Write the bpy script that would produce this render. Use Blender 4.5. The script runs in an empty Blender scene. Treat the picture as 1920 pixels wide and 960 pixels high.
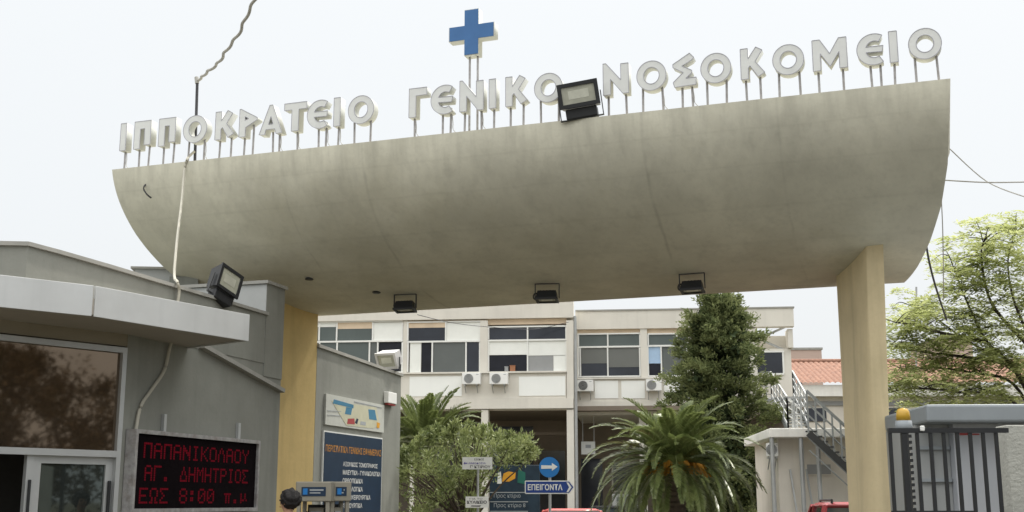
import bpy, bmesh, math, random
import numpy as np
from mathutils import Vector, Matrix
R = math.radians
random.seed(7); rng = np.random.default_rng(11)
SC = bpy.context.scene; C = SC.collection

# ---------------------------------------------------------------- camera, sky, sun, exposure
FPX, HZ, EYE = 2250.0, 940.0, 1.7
PITCH = math.atan((HZ - 480) / FPX); CP, SP = math.cos(PITCH), math.sin(PITCH)
cam = bpy.data.cameras.new('camera'); cam.lens = FPX / 1920 * 36; cam.sensor_width = 36
cam.clip_end = 4000; cam.clip_start = 0.1
co = bpy.data.objects.new('camera', cam); C.objects.link(co)
co.location = (0, 0, EYE); co.rotation_euler = (R(90) + PITCH, 0, 0); SC.camera = co

SUN_EL, SUN_AZ = 60, 38                      # azimuth measured from +Y towards +X
w = bpy.data.worlds.new('World'); SC.world = w; w.use_nodes = True
nt = w.node_tree; bg = nt.nodes['Background']; bg.inputs['Strength'].default_value = 0.1
sky = nt.nodes.new('ShaderNodeTexSky'); sky.sky_type = 'NISHITA'; sky.sun_disc = False
sky.sun_elevation = R(SUN_EL); sky.sun_rotation = R(SUN_AZ); sky.dust_density = 6; sky.air_density = 1.0
geo = nt.nodes.new('ShaderNodeTexCoord'); sep = nt.nodes.new('ShaderNodeSeparateXYZ')
nt.links.new(geo.outputs['Generated'], sep.inputs[0])
rmp = nt.nodes.new('ShaderNodeValToRGB'); nt.links.new(sep.outputs['Z'], rmp.inputs[0])
e = rmp.color_ramp.elements
e[0].position = 0.0; e[0].color = (0.380, 0.386, 0.384, 1)
e[1].position = 1.0; e[1].color = (1.16, 1.15, 1.11, 1)
x = e.new(0.22); x.color = (0.404, 0.416, 0.420, 1)
x = e.new(0.42); x.color = (0.420, 0.431, 0.434, 1)
x = e.new(0.62); x.color = (1.16, 1.15, 1.11, 1)
hz = nt.nodes.new('ShaderNodeMix'); hz.data_type = 'RGBA'; hz.blend_type = 'MULTIPLY'; hz.inputs[0].default_value = 1
nt.links.new(rmp.outputs[0], hz.inputs[6]); hz.inputs[7].default_value = (19.8, 19.9, 20.1, 1)
hz.clamp_result = False
mx = nt.nodes.new('ShaderNodeMix'); mx.data_type = 'RGBA'; mx.inputs[0].default_value = 0.93   # thick white summer haze over the sky
nt.links.new(sky.outputs[0], mx.inputs[6]); nt.links.new(hz.outputs[2], mx.inputs[7])
nt.links.new(mx.outputs[2], bg.inputs['Color'])
sl = bpy.data.lights.new('sun', 'SUN'); sl.energy = 2.8; sl.angle = R(2.5); sl.color = (1, 0.95, 0.86)
so = bpy.data.objects.new('sun', sl); C.objects.link(so)
sd = Vector((math.sin(R(SUN_AZ)) * math.cos(R(SUN_EL)), math.cos(R(SUN_AZ)) * math.cos(R(SUN_EL)), math.sin(R(SUN_EL))))
so.rotation_euler = (-sd).to_track_quat('-Z', 'Y').to_euler(); so.location = (20, 30, 40)
SC.view_settings.view_transform = 'Standard'; SC.view_settings.look = 'None'
SC.view_settings.exposure = 0.22; SC.view_settings.gamma = 1

# ---------------------------------------------------------------- helpers
def V(*a): return Vector(a)
def ray(px, py):
    a = (px - 960) / FPX; b = (480 - py) / FPX
    return V(a, CP - SP * b, SP + CP * b)
def at(px, py, Y):
    d = ray(px, py); return d * (Y / d.y) + V(0, 0, EYE)
def atz(px, py, Z):
    d = ray(px, py); return d * ((Z - EYE) / d.z) + V(0, 0, EYE)

class Fr:
    """upright working plane: a runs along the wall, b up, c out of the wall"""
    def __init__(s, O, u):
        s.O = V(O[0], O[1], O[2] if len(O) > 2 else 0); s.u = V(u[0], u[1], 0).normalized(); s.n = V(s.u.y, -s.u.x, 0)
    def P(s, a, b, c=0): return s.O + s.u * a + V(0, 0, b) + s.n * c
    def px(s, px, py, c=0):
        d = ray(px, py); o = s.O + s.n * c
        t = (o - V(0, 0, EYE)).dot(s.n) / d.dot(s.n); p = d * t + V(0, 0, EYE) - s.O
        return p.dot(s.u), p.z
    def M(s, a, b, c=0):          # x along the wall, y up, z out
        m = Matrix((s.u, V(0, 0, 1), s.n)).transposed().to_4x4(); m.translation = s.P(a, b, c); return m
WORLD = Fr((0, 0), (1, 0))

def box(bm, fr, a0, a1, b0, b1, c0, c1, bev=0):
    if a0 > a1: a0, a1 = a1, a0
    if b0 > b1: b0, b1 = b1, b0
    if c0 > c1: c0, c1 = c1, c0
    vs = [bm.verts.new(fr.P(a, b, c)) for c in (c0, c1) for b in (b0, b1) for a in (a0, a1)]
    fs = [bm.faces.new([vs[i] for i in f]) for f in ((0, 2, 3, 1), (4, 5, 7, 6), (0, 1, 5, 4), (2, 6, 7, 3), (0, 4, 6, 2), (1, 3, 7, 5))]
    if bev > 0:
        es = list({e for f in fs for e in f.edges})
        bmesh.ops.bevel(bm, geom=es, offset=bev, segments=2, affect='EDGES', profile=0.5)
def pbox(bm, fr, x0, x1, y0, y1, c0, c1, bev=0):
    xm, ym = (x0 + x1) / 2, (y0 + y1) / 2
    box(bm, fr, fr.px(x0, ym)[0], fr.px(x1, ym)[0], fr.px(xm, y1)[1], fr.px(xm, y0)[1], c0, c1, bev)
def hexa(bm, lo, hi):
    """solid between two point rings of equal length"""
    n = len(lo); a = [bm.verts.new(p) for p in lo]; b = [bm.verts.new(p) for p in hi]
    for i in range(n): j = (i + 1) % n; bm.faces.new((a[i], a[j], b[j], b[i]))
    bm.faces.new(a[::-1]); bm.faces.new(b)
def tube(bm, pts, r, seg=6, r1=None, cap=True):
    pts = [Vector(p) for p in pts]; n = len(pts); rings = []
    for i, p in enumerate(pts):
        t = (pts[min(i + 1, n - 1)] - pts[max(i - 1, 0)]).normalized()
        s = t.cross(V(0, 0, 1) if abs(t.z) < .9 else V(0, 1, 0)).normalized(); q = s.cross(t)
        rr = r if r1 is None else r + (r1 - r) * i / max(n - 1, 1)
        rings.append([bm.verts.new(p + (s * math.cos(k * 2 * math.pi / seg) + q * math.sin(k * 2 * math.pi / seg)) * rr) for k in range(seg)])
    for a, b in zip(rings, rings[1:]):
        for k in range(seg): bm.faces.new((a[k], a[(k + 1) % seg], b[(k + 1) % seg], b[k]))
    if cap: bm.faces.new(rings[0]); bm.faces.new(rings[-1][::-1])
def bar(bm, p, q, w_, h_):
    p, q = Vector(p), Vector(q); t = (q - p).normalized(); s = t.cross(V(0, 0, 1) if abs(t.z) < .95 else V(0, 1, 0)).normalized(); k = s.cross(t)
    hexa(bm, [p + s * i * w_ / 2 + k * j * h_ / 2 for i, j in ((-1, -1), (1, -1), (1, 1), (-1, 1))],
             [q + s * i * w_ / 2 + k * j * h_ / 2 for i, j in ((-1, -1), (1, -1), (1, 1), (-1, 1))])
def lathe(bm, prof, cx=0, cy=0, seg=16):
    rings = [[bm.verts.new((cx + r * math.cos(k * 2 * math.pi / seg), cy + r * math.sin(k * 2 * math.pi / seg), z)) for k in range(seg)] for r, z in prof]
    for a, b in zip(rings, rings[1:]):
        for k in range(seg): bm.faces.new((a[k], a[(k + 1) % seg], b[(k + 1) % seg], b[k]))
    bm.faces.new(rings[0][::-1]); bm.faces.new(rings[-1])
def BM(): return bmesh.new()
def smooth_pts(pts, n=8):
    pts = [Vector(p) for p in pts]; out = []
    for i in range(len(pts) - 1):
        p0, p1, p2, p3 = pts[max(i - 1, 0)], pts[i], pts[i + 1], pts[min(i + 2, len(pts) - 1)]
        for k in range(n):
            t = k / n
            out.append(.5 * ((2 * p1) + (p2 - p0) * t + (2 * p0 - 5 * p1 + 4 * p2 - p3) * t * t + (3 * p1 - p0 - 3 * p2 + p3) * t ** 3))
    return out + [pts[-1]]

def obj(name, bm, m, parent=None, smooth=False):
    if isinstance(bm, bmesh.types.BMesh):
        bmesh.ops.recalc_face_normals(bm, faces=bm.faces[:])
        me = bpy.data.meshes.new(name); bm.to_mesh(me); bm.free()
    else: me = bm
    if parent is not None:
        root = parent
        while root.parent: root = root.parent
        me.transform(Matrix.Translation(-root.location))
    if smooth: me.polygons.foreach_set('use_smooth', [True] * len(me.polygons))
    me.materials.clear(); me.materials.append(m)
    o = bpy.data.objects.new(name, me); C.objects.link(o)
    if parent is not None: o.parent = parent
    return o
def tag(o, label=None, cat=None, group=None, kind=None):
    if label: o['label'] = label
    if cat: o['category'] = cat
    if group: o['group'] = group
    if kind: o['kind'] = kind
    return o
def thing(name, label, cat, loc=(0, 0, 0), group=None):
    o = bpy.data.objects.new(name, None); C.objects.link(o); o.location = loc; o.empty_display_size = .2
    return tag(o, label, cat, group)
def copy_tree(o, parent=None, loc=None, rot=None, label=None):
    kids = [c for c in bpy.data.objects if c.parent == o]
    c = o.copy(); C.objects.link(c)
    if parent: c.parent = parent
    if loc is not None: c.location = loc
    if rot is not None: c.rotation_euler = rot
    if label: c['label'] = label
    for k in kids: copy_tree(k, c)
    return c
def lettering(s, width, height, m, parent, M, bold=0.0, name='lettering', align=0):
    """flat raised text: lower left at M's origin, x along, y up; align .5 centres it"""
    cu = bpy.data.curves.new('text', 'FONT'); cu.body = s; cu.size = 1; cu.extrude = 0.0; cu.offset = bold
    t = bpy.data.objects.new('text', cu); C.objects.link(t)
    bpy.context.view_layer.update(); dg = bpy.context.evaluated_depsgraph_get()
    me = bpy.data.meshes.new_from_object(t.evaluated_get(dg)); bpy.data.objects.remove(t); bpy.data.curves.remove(cu)
    v = np.array([tuple(q.co) for q in me.vertices]); lo, hi = v.min(0), v.max(0)
    sx = width / (hi[0] - lo[0]) if width else height / (hi[1] - lo[1]); sy = height / (hi[1] - lo[1])
    me.transform(M @ Matrix.Translation((-align * (width or 0), 0, 0)) @ Matrix.Diagonal((sx, sy, 1, 1)) @ Matrix.Translation((-lo[0], -lo[1], 0)))
    return obj(name, me, m, parent)

# ---------------------------------------------------------------- materials
def mat(name, col, rough=.7, metal=0.0, var=.12, scale=3.0, bump=0.0, stain=None, stain_amt=0.0, streak=0.0, spec=.3, fine=0.0, fscale=40):
    m = bpy.data.materials.new(name); m.use_nodes = True; n = m.node_tree.nodes; L = m.node_tree.links
    b = n['Principled BSDF']; b.inputs['Roughness'].default_value = rough; b.inputs['Metallic'].default_value = metal
    b.inputs['Specular IOR Level'].default_value = spec
    tc = n.new('ShaderNodeTexCoord')
    def noise(sc, vec=None, det=5):
        t = n.new('ShaderNodeTexNoise'); t.inputs['Scale'].default_value = sc; t.inputs['Detail'].default_value = det; t.inputs['Roughness'].default_value = .6
        L.new(vec or tc.outputs['Object'], t.inputs['Vector']); return t
    def mixc(a, bcol, fac):
        k = n.new('ShaderNodeMix'); k.data_type = 'RGBA'; L.new(fac, k.inputs[0])
        if isinstance(a, tuple): k.inputs[6].default_value = a
        else: L.new(a, k.inputs[6])
        k.inputs[7].default_value = bcol; return k.outputs[2]
    def ramp(s, lo, hi, amt=1.0):
        r = n.new('ShaderNodeMapRange'); L.new(s, r.inputs[0]); r.inputs[1].default_value = lo; r.inputs[2].default_value = hi
        r.inputs[3].default_value = 0; r.inputs[4].default_value = amt; return r.outputs[0]
    c0 = tuple(max(0, c * (1 - var)) for c in col) + (1,); c1 = tuple(min(1, c * (1 + var)) for c in col) + (1,)
    nz = noise(scale); out = mixc(c0, c1, ramp(nz.outputs[0], .3, .7))
    if fine:
        out = mixc(out, tuple(c * .55 for c in col) + (1,), ramp(noise(fscale, det=3).outputs[0], .5, .75, fine))
    if stain:
        out = mixc(out, tuple(stain) + (1,), ramp(noise(scale * .55, det=8).outputs[0], .5, .74, stain_amt))
    if streak:
        mp = n.new('ShaderNodeMapping'); L.new(tc.outputs['Object'], mp.inputs[0]); mp.inputs['Scale'].default_value = (2.6, 2.6, .16)
        out = mixc(out, tuple(c * .45 for c in col) + (1,), ramp(noise(1.6, mp.outputs[0], 7).outputs[0], .5, .8, streak))
    L.new(out, b.inputs['Base Color'])
    if bump:
        bp = n.new('ShaderNodeBump'); bp.inputs['Strength'].default_value = bump; bp.inputs['Distance'].default_value = .02
        L.new(noise(scale * 9).outputs[0], bp.inputs['Height']); L.new(bp.outputs[0], b.inputs['Normal'])
    return m
def leafmat(name, ca, cb, trans=.3, rough=.5, spec=.3):
    m = bpy.data.materials.new(name); m.use_nodes = True; n = m.node_tree.nodes; L = m.node_tree.links
    b = n['Principled BSDF']; b.inputs['Roughness'].default_value = rough; b.inputs['Specular IOR Level'].default_value = spec
    g = n.new('ShaderNodeNewGeometry'); tc = n.new('ShaderNodeTexCoord')
    z = n.new('ShaderNodeTexNoise'); z.inputs['Scale'].default_value = 1.6; L.new(tc.outputs['Object'], z.inputs['Vector'])
    ad = n.new('ShaderNodeMath'); ad.operation = 'MULTIPLY_ADD'; L.new(g.outputs['Random Per Island'], ad.inputs[0]); ad.inputs[1].default_value = .6
    mr = n.new('ShaderNodeMapRange'); L.new(z.outputs[0], mr.inputs[0]); mr.inputs[1].default_value = .3; mr.inputs[2].default_value = .7; mr.inputs[3].default_value = -.1; mr.inputs[4].default_value = .5
    L.new(mr.outputs[0], ad.inputs[2])
    k = n.new('ShaderNodeMix'); k.data_type = 'RGBA'; L.new(ad.outputs[0], k.inputs[0]); k.inputs[6].default_value = (*ca, 1); k.inputs[7].default_value = (*cb, 1)
    L.new(k.outputs[2], b.inputs['Base Color'])
    t = n.new('ShaderNodeBsdfTranslucent'); L.new(k.outputs[2], t.inputs[0])
    ms = n.new('ShaderNodeMixShader'); ms.inputs[0].default_value = trans
    L.new(b.outputs[0], ms.inputs[1]); L.new(t.outputs[0], ms.inputs[2]); L.new(ms.outputs[0], n['Material Output'].inputs[0])
    return m
def emis(name, col, s):
    m = mat(name, (.03, .004, .006), .9, var=.1, scale=30, spec=.05); b = m.node_tree.nodes['Principled BSDF']
    b.inputs['Emission Color'].default_value = (*col, 1); b.inputs['Emission Strength'].default_value = s; return m

M_conc = mat('canopy_concrete', (.605, .585, .485), .85, var=.13, scale=.8, bump=.25, stain=(.36, .335, .235), stain_amt=.5, streak=.28, fine=.16, fscale=14)
M_grey = mat('grey_render', (.245, .25, .225), .85, var=.08, scale=1.3, bump=.2, stain=(.175, .17, .15), stain_amt=.5, streak=.34, fine=.10, fscale=22)
M_greyl = mat('pale_grey_render', (.40, .41, .405), .85, var=.06, scale=1.5, bump=.15, streak=.12)
M_warm = mat('beige_grey_render', (.26, .23, .175), .85, var=.08, scale=1.3, bump=.15, stain=(.22, .20, .17), stain_amt=.3)
M_yel = mat('yellow_plaster', (.60, .45, .20), .8, var=.08, scale=1.2, bump=.15, stain=(.40, .30, .13), stain_amt=.5, streak=.32, fine=.1, fscale=18)
M_yelp = mat('pale_yellow_plaster', (.66, .55, .345), .8, var=.07, scale=1.2, bump=.15, stain=(.45, .37, .21), stain_amt=.6, streak=.45, fine=.1, fscale=18)
M_coping = mat('coping_stone', (.33, .325, .30), .8, var=.1, scale=3, streak=.2)
M_alu = mat('fascia_panel', (.56, .57, .57), .45, .25, var=.05, scale=2, streak=.16, stain=(.46, .46, .45), stain_amt=.3)
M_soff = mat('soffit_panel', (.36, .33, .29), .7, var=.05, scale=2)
M_frame = mat('aluminium_frame', (.45, .46, .46), .4, .4, var=.05)
M_wframe = mat('white_window_frame', (.78, .78, .75), .5, var=.04)
M_fac = mat('cream_facade', (.68, .65, .585), .85, var=.05, scale=.9, stain=(.50, .47, .41), stain_amt=.35, streak=.18)
M_facw = mat('white_facade_panel', (.84, .85, .82), .8, var=.03, scale=.8, streak=.06)
M_lint = mat('peach_lintel', (.66, .53, .39), .8, var=.12, scale=1.2)
M_dark = mat('dark_interior', (.045, .042, .04), .8, var=.2)
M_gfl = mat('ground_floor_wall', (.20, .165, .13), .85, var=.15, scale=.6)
M_gdark = mat('dark_glass', (.022, .026, .036), .12, var=.25, scale=1.1, spec=.5)
M_ggrey = mat('grey_glass', (.115, .125, .12), .15, var=.10, scale=.8, spec=.4)
M_ggrn = mat('green_grey_glass', (.095, .115, .11), .15, var=.10, scale=.8, spec=.4)
M_gblk = mat('painted_opening_dark', (.012, .013, .02), .4, var=.3)
M_blind = mat('white_blind', (.80, .81, .77), .8, var=.03)
M_gshade = mat('shaded_roller_blind', (.15, .155, .145), .35, var=.08, scale=.7)
M_gblind = mat('grey_blind', (.30, .305, .305), .7, var=.04)
M_sky = mat('painted_sky_glass', (.38, .52, .70), .1, var=.1)  # the sky's pale blue reflection is put into the glass colour
M_letter = mat('white_letter_box', (.56, .57, .54), .55, var=.05, scale=4, stain=(.55, .54, .42), stain_amt=.45, streak=.18)
M_lface = mat('letter_face', (.70, .71, .695), .5, var=.05, scale=4, stain=(.60, .60, .54), stain_amt=.3, streak=.12)
M_lrim = mat('letter_face_rim', (.40, .40, .44), .6, var=.1)
M_post = mat('steel_post', (.36, .35, .35), .5, .3, var=.25, scale=12, stain=(.16, .12, .09), stain_amt=.6)
M_blue = mat('cross_blue', (.055, .155, .36), .45, var=.07, scale=5, streak=.12)
M_blk = mat('black_metal', (.016, .017, .019), .45, var=.2, spec=.4)
M_blk2 = mat('charcoal_housing', (.035, .036, .036), .5, var=.2, spec=.4)
M_silv = mat('silver_housing', (.58, .57, .56), .4, .3, var=.1)
M_lens = mat('lamp_glass', (.36, .36, .29), .18, var=.15, scale=6, spec=.6)
M_refl = mat('lamp_reflector', (.52, .52, .44), .3, .3, var=.12, scale=8)
M_cab = mat('grey_cable', (.42, .41, .38), .6, var=.1)
M_cabw = mat('pale_cable', (.47, .45, .38), .6, var=.1)
M_cabd = mat('dark_cable', (.06, .06, .065), .6, var=.1)
M_bark = mat('bark', (.09, .07, .055), .9, var=.3, scale=8, bump=.5)
M_barkd = mat('dark_limb_bark', (.05, .042, .036), .9, var=.3, scale=8, bump=.5)
M_asph = mat('asphalt', (.058, .055, .046), .9, var=.15, scale=.4, fine=.2, fscale=30)
M_paver = mat('concrete_pavers', (.15, .14, .115), .9, var=.12, scale=.5)
M_kerb = mat('kerb_stone', (.38, .37, .34), .9, var=.1)
M_fore = mat('forecourt_pavers', (.27, .255, .21), .9, var=.12, scale=.5)
M_grnd = mat('ground', (.085, .076, .048), .95, var=.15, scale=.05)
M_paint = mat('road_paint', (.75, .75, .72), .8, var=.1)
M_annex = mat('white_render', (.66, .62, .55), .85, var=.05, scale=.8, streak=.2, stain=(.50, .46, .40), stain_amt=.3)
M_slab = mat('white_slab', (.76, .745, .70), .8, var=.06, streak=.2)
M_galv = mat('galvanised_steel', (.40, .41, .41), .5, .4, var=.12)
M_gstair = mat('painted_steel', (.26, .275, .275), .5, .3, var=.15)
M_tile = mat('roof_tile', (.285, .155, .11), .85, var=.28, scale=6, stain=(.15, .09, .07), stain_amt=.6, fine=.2)
M_pink = mat('pinkish_render', (.50, .38, .325), .9, var=.06, scale=.4)
M_slate = mat('kiosk_blue_grey', (.27, .295, .315), .55, .1, var=.06, scale=2, streak=.15)
M_kpan = mat('kiosk_panel', (.40, .415, .445), .55, .1, var=.05, scale=1.5, streak=.1)
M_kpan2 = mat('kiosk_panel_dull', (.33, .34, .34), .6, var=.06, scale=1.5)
M_amber = mat('amber_plastic', (.50, .30, .03), .3, var=.08, spec=.5)
M_red = mat('red_paint', (.33, .04, .045), .25, var=.04, spec=.6)
M_redp = mat('pinkish_red_paint', (.55, .09, .08), .25, var=.04, spec=.6)
M_white = mat('white_paint', (.78, .78, .76), .5, var=.03)
M_whites = mat('white_sign', (.70, .71, .69), .6, var=.05, scale=5)
M_navy = mat('sign_navy', (.013, .030, .062), .5, var=.15)
M_royal = mat('sign_blue', (.018, .05, .22), .5, var=.08)
M_cyanb = mat('sign_bright_blue', (.02, .17, .47), .5, var=.06)
M_teal = mat('totem_teal', (.018, .035, .055), .5, var=.3, scale=3)
M_orange = mat('sign_orange', (.62, .30, .03), .6, var=.1)
M_green = mat('sign_green', (.02, .13, .10), .6, var=.1)
M_ink = mat('sign_ink', (.03, .03, .04), .6, var=.1)
M_purp = mat('sign_purple', (.10, .08, .34), .6, var=.1)
M_ltxt = mat('sign_lettering_white', (.62, .63, .62), .6, var=.05)
M_otxt = mat('sign_lettering_ochre', (.42, .19, .035), .6, var=.05)
M_dtxt = mat('sign_lettering_dull', (.34, .36, .38), .6, var=.05)
M_rtxt = mat('sign_red', (.36, .06, .06), .6, var=.05)
M_map = mat('map_ground', (.50, .51, .47), .6, var=.06, scale=6)
M_mapg = mat('map_cream', (.52, .51, .38), .6, var=.08, scale=6)
M_mapb = mat('map_blue', (.06, .20, .32), .6, var=.1)
M_led = mat('led_panel', (.006, .004, .005), .9, var=.2, spec=.05)
M_ledon = emis('led_red', (.36, .004, .02), 0.20)
M_rub = mat('rubber', (.02, .02, .02), .8)
M_cglass = mat('car_glass', (.04, .05, .055), .05, var=.1, spec=.6)
M_booth = mat('booth_metal', (.27, .25, .205), .5, .2, var=.08)
M_bdark = mat('booth_inside', (.05, .05, .05), .7, var=.2)
M_skin = mat('skin', (.42, .25, .17), .6, var=.06)
M_hair = mat('dark_hair', (.014, .012, .012), .5, var=.3, scale=30, bump=.6)
M_shirt = mat('dark_shirt', (.05, .055, .075), .9, var=.1)
M_jeans = mat('denim', (.05, .065, .11), .9, var=.15, scale=9)
M_fruit = mat('palm_fruit_stalk', (.50, .24, .03), .7, var=.25, scale=7)
L_con = leafmat('conifer_leaf', (.065, .090, .034), (.27, .30, .13), .38, .7, .15)
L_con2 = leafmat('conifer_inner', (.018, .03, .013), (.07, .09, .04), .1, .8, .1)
L_palm = leafmat('palm_leaf', (.07, .10, .028), (.24, .28, .10), .32, .38, .6)
L_olive = leafmat('olive_leaf', (.07, .10, .026), (.36, .40, .17), .32, .5, .35)
L_fea = leafmat('feathery_leaf', (.28, .32, .10), (.56, .59, .30), .58, .6, .2)
L_st = leafmat('street_tree_leaf', (.06, .05, .025), (.15, .11, .06), .25, .6, .2)
def glass_film(name, col, rough, metal):
    m = mat(name, col, rough, metal, var=.05, scale=.6); return m
M_film = glass_film('bronze_solar_glass', (.165, .125, .09), .035, .85)
M_door = glass_film('door_glass', (.09, .105, .10), .03, .8)

# concrete joints and weathering bands of the canopy are set on its own material
def conc_joints(m, A, O):
    n = m.node_tree.nodes; L = m.node_tree.links; b = n['Principled BSDF']; src = b.inputs['Base Color'].links[0].from_socket
    tc = n.new('ShaderNodeTexCoord'); dt = n.new('ShaderNodeVectorMath'); dt.operation = 'DOT_PRODUCT'
    L.new(tc.outputs['Object'], dt.inputs[0]); dt.inputs[1].default_value = tuple(A)
    prev = src
    nz = n.new('ShaderNodeTexNoise'); nz.inputs['Scale'].default_value = 1.3; nz.inputs['Detail'].default_value = 6; L.new(tc.outputs['Object'], nz.inputs['Vector'])
    for pos, wd, am in ((4.05, .016, .22), (8.35, .016, .20), (9.75, .012, .12), (2.2, .012, .10)):
        ad = n.new('ShaderNodeMath'); ad.operation = 'MULTIPLY_ADD'; L.new(nz.outputs[0], ad.inputs[0]); ad.inputs[1].default_value = .10; ad.inputs[2].default_value = -pos - .05
        s2 = n.new('ShaderNodeMath'); s2.operation = 'ADD'; L.new(dt.outputs['Value'], s2.inputs[0]); L.new(ad.outputs[0], s2.inputs[1])
        ab = n.new('ShaderNodeMath'); ab.operation = 'ABSOLUTE'; L.new(s2.outputs[0], ab.inputs[0])
        mr = n.new('ShaderNodeMapRange'); L.new(ab.outputs[0], mr.inputs[0]); mr.inputs[1].default_value = wd * .4; mr.inputs[2].default_value = wd * 2.2; mr.inputs[3].default_value = am; mr.inputs[4].default_value = 0
        mu = n.new('ShaderNodeMath'); mu.operation = 'MULTIPLY'; L.new(mr.outputs[0], mu.inputs[0])
        m2 = n.new('ShaderNodeMapRange'); L.new(nz.outputs[0], m2.inputs[0]); m2.inputs[1].default_value = .38; m2.inputs[2].default_value = .6; L.new(m2.outputs[0], mu.inputs[1])
        k = n.new('ShaderNodeMix'); k.data_type = 'RGBA'; L.new(mu.outputs[0], k.inputs[0]); L.new(prev, k.inputs[6]); k.inputs[7].default_value = (.12, .11, .09, 1); prev = k.outputs[2]
    # drip marks that run down from the top edge, board seams, paler repair patches
    sp_ = n.new('ShaderNodeSeparateXYZ'); L.new(tc.outputs['Object'], sp_.inputs[0])
    mp = n.new('ShaderNodeMapping'); L.new(tc.outputs['Object'], mp.inputs[0]); mp.inputs['Scale'].default_value = (4.2, 4.2, .10)
    dn = n.new('ShaderNodeTexNoise'); dn.inputs['Scale'].default_value = 1.5; dn.inputs['Detail'].default_value = 8; L.new(mp.outputs[0], dn.inputs['Vector'])
    d1 = n.new('ShaderNodeMapRange'); L.new(dn.outputs[0], d1.inputs[0]); d1.inputs[1].default_value = .46; d1.inputs[2].default_value = .72
    d2 = n.new('ShaderNodeMapRange'); L.new(sp_.outputs['Z'], d2.inputs[0]); d2.inputs[1].default_value = 5.9; d2.inputs[2].default_value = 7.0; d2.inputs[4].default_value = .30
    dm = n.new('ShaderNodeMath'); dm.operation = 'MULTIPLY'; L.new(d1.outputs[0], dm.inputs[0]); L.new(d2.outputs[0], dm.inputs[1])
    k = n.new('ShaderNodeMix'); k.data_type = 'RGBA'; L.new(dm.outputs[0], k.inputs[0]); L.new(prev, k.inputs[6]); k.inputs[7].default_value = (.20, .19, .155, 1); prev = k.outputs[2]
    for zz in (6.62, 6.18, 5.72, 5.36, 5.12):
        a_ = n.new('ShaderNodeMath'); a_.operation = 'MULTIPLY_ADD'; L.new(nz.outputs[0], a_.inputs[0]); a_.inputs[1].default_value = .05; a_.inputs[2].default_value = -zz - .025
        s_ = n.new('ShaderNodeMath'); s_.operation = 'ADD'; L.new(sp_.outputs['Z'], s_.inputs[0]); L.new(a_.outputs[0], s_.inputs[1])
        b_ = n.new('ShaderNodeMath'); b_.operation = 'ABSOLUTE'; L.new(s_.outputs[0], b_.inputs[0])
        r_ = n.new('ShaderNodeMapRange'); L.new(b_.outputs[0], r_.inputs[0]); r_.inputs[1].default_value = .004; r_.inputs[2].default_value = .022; r_.inputs[3].default_value = .07; r_.inputs[4].default_value = 0
        k = n.new('ShaderNodeMix'); k.data_type = 'RGBA'; L.new(r_.outputs[0], k.inputs[0]); L.new(prev, k.inputs[6]); k.inputs[7].default_value = (.22, .21, .16, 1); prev = k.outputs[2]
    pn = n.new('ShaderNodeTexNoise'); pn.inputs['Scale'].default_value = .9; pn.inputs['Detail'].default_value = 9; pn.inputs['Roughness'].default_value = .7; L.new(tc.outputs['Object'], pn.inputs['Vector'])
    p1 = n.new('ShaderNodeMapRange'); L.new(pn.outputs[0], p1.inputs[0]); p1.inputs[1].default_value = .56; p1.inputs[2].default_value = .66; p1.inputs[4].default_value = .38
    k = n.new('ShaderNodeMix'); k.data_type = 'RGBA'; L.new(p1.outputs[0], k.inputs[0]); L.new(prev, k.inputs[6]); k.inputs[7].default_value = (.60, .585, .50, 1); prev = k.outputs[2]
    L.new(prev, b.inputs['Base Color'])

# ---------------------------------------------------------------- ground
b = BM(); box(b, WORLD, -1500, 1500, -.4, 0, -1500, 1500); tag(obj('ground', b, M_grnd), kind='structure')
ROADU = V(.335, .942, 0)
def strip(name, p, q, wd, z0, z1, m):
    p, q = V(*p, 0), V(*q, 0); s = (q - p).normalized().cross(V(0, 0, 1)) * wd / 2; b_ = BM()
    hexa(b_, [v + V(0, 0, z0) for v in (p - s, p + s, q + s, q - s)], [v + V(0, 0, z1) for v in (p - s, p + s, q + s, q - s)])
    return tag(obj(name, b_, m), kind='structure')
strip('road', (-3.0, -6), (9.5, 30), 6.4, -.1, .006, M_asph)
strip('street', (-60, -3), (60, -3), 9, -.1, .010, M_asph)
strip('kerb', (-6.2, 2.0), (-2.4, 13.0), .16, -.1, .13, M_kerb)
strip('pavement', (-7.6, 2.6), (-3.8, 13.5), 2.6, -.1, .12, M_paver)
strip('centre_line', (-1.2, 2), (6.3, 23), .12, .006, .012, M_paint)
strip('forecourt', (-20, 33), (20, 33), 14, -.1, .004, M_fore)

# ---------------------------------------------------------------- gate canopy
ZT, ZB, DEP = 7.0, 5.0, 3.55
PR, PL = atz(1782, 147, ZT), atz(210, 318, ZT)
AX = (PL - PR); LEN = AX.length; AX.normalize(); NX = V(-AX.y, AX.x, 0)
if NX.y < 0: NX = -NX
CAN = Fr((PR.x, PR.y), -AX)                    # a: 0 at the right end, negative to the left
CORE = PR.copy(); CORE.z = 0
def hull_sec(th):
    return DEP * (1 - math.cos(th)), ZT - (ZT - ZB) * math.sin(th)
def inset_r(th):
    return np.interp(math.degrees(th), [0, 15, 30, 45, 60, 75, 90], [0, .05, .10, .21, .38, .58, .80])
def inset_l(th):
    return np.interp(math.degrees(th), [0, 15, 30, 45, 60, 75, 90], [0, .09, .19, .31, .46, .62, .80])
def HP(a, n, z): return CORE + AX * a + NX * n + V(0, 0, z)
b = BM(); NS, NA = 36, 40; rows = []
for i in range(NS + 1):
    th = math.pi / 2 * i / NS; n_, z_ = hull_sec(th); a0, a1 = inset_r(th), LEN - inset_l(th)
    rows.append([b.verts.new(HP(a0 + (a1 - a0) * k / NA, n_, z_)) for k in range(NA + 1)])
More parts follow.
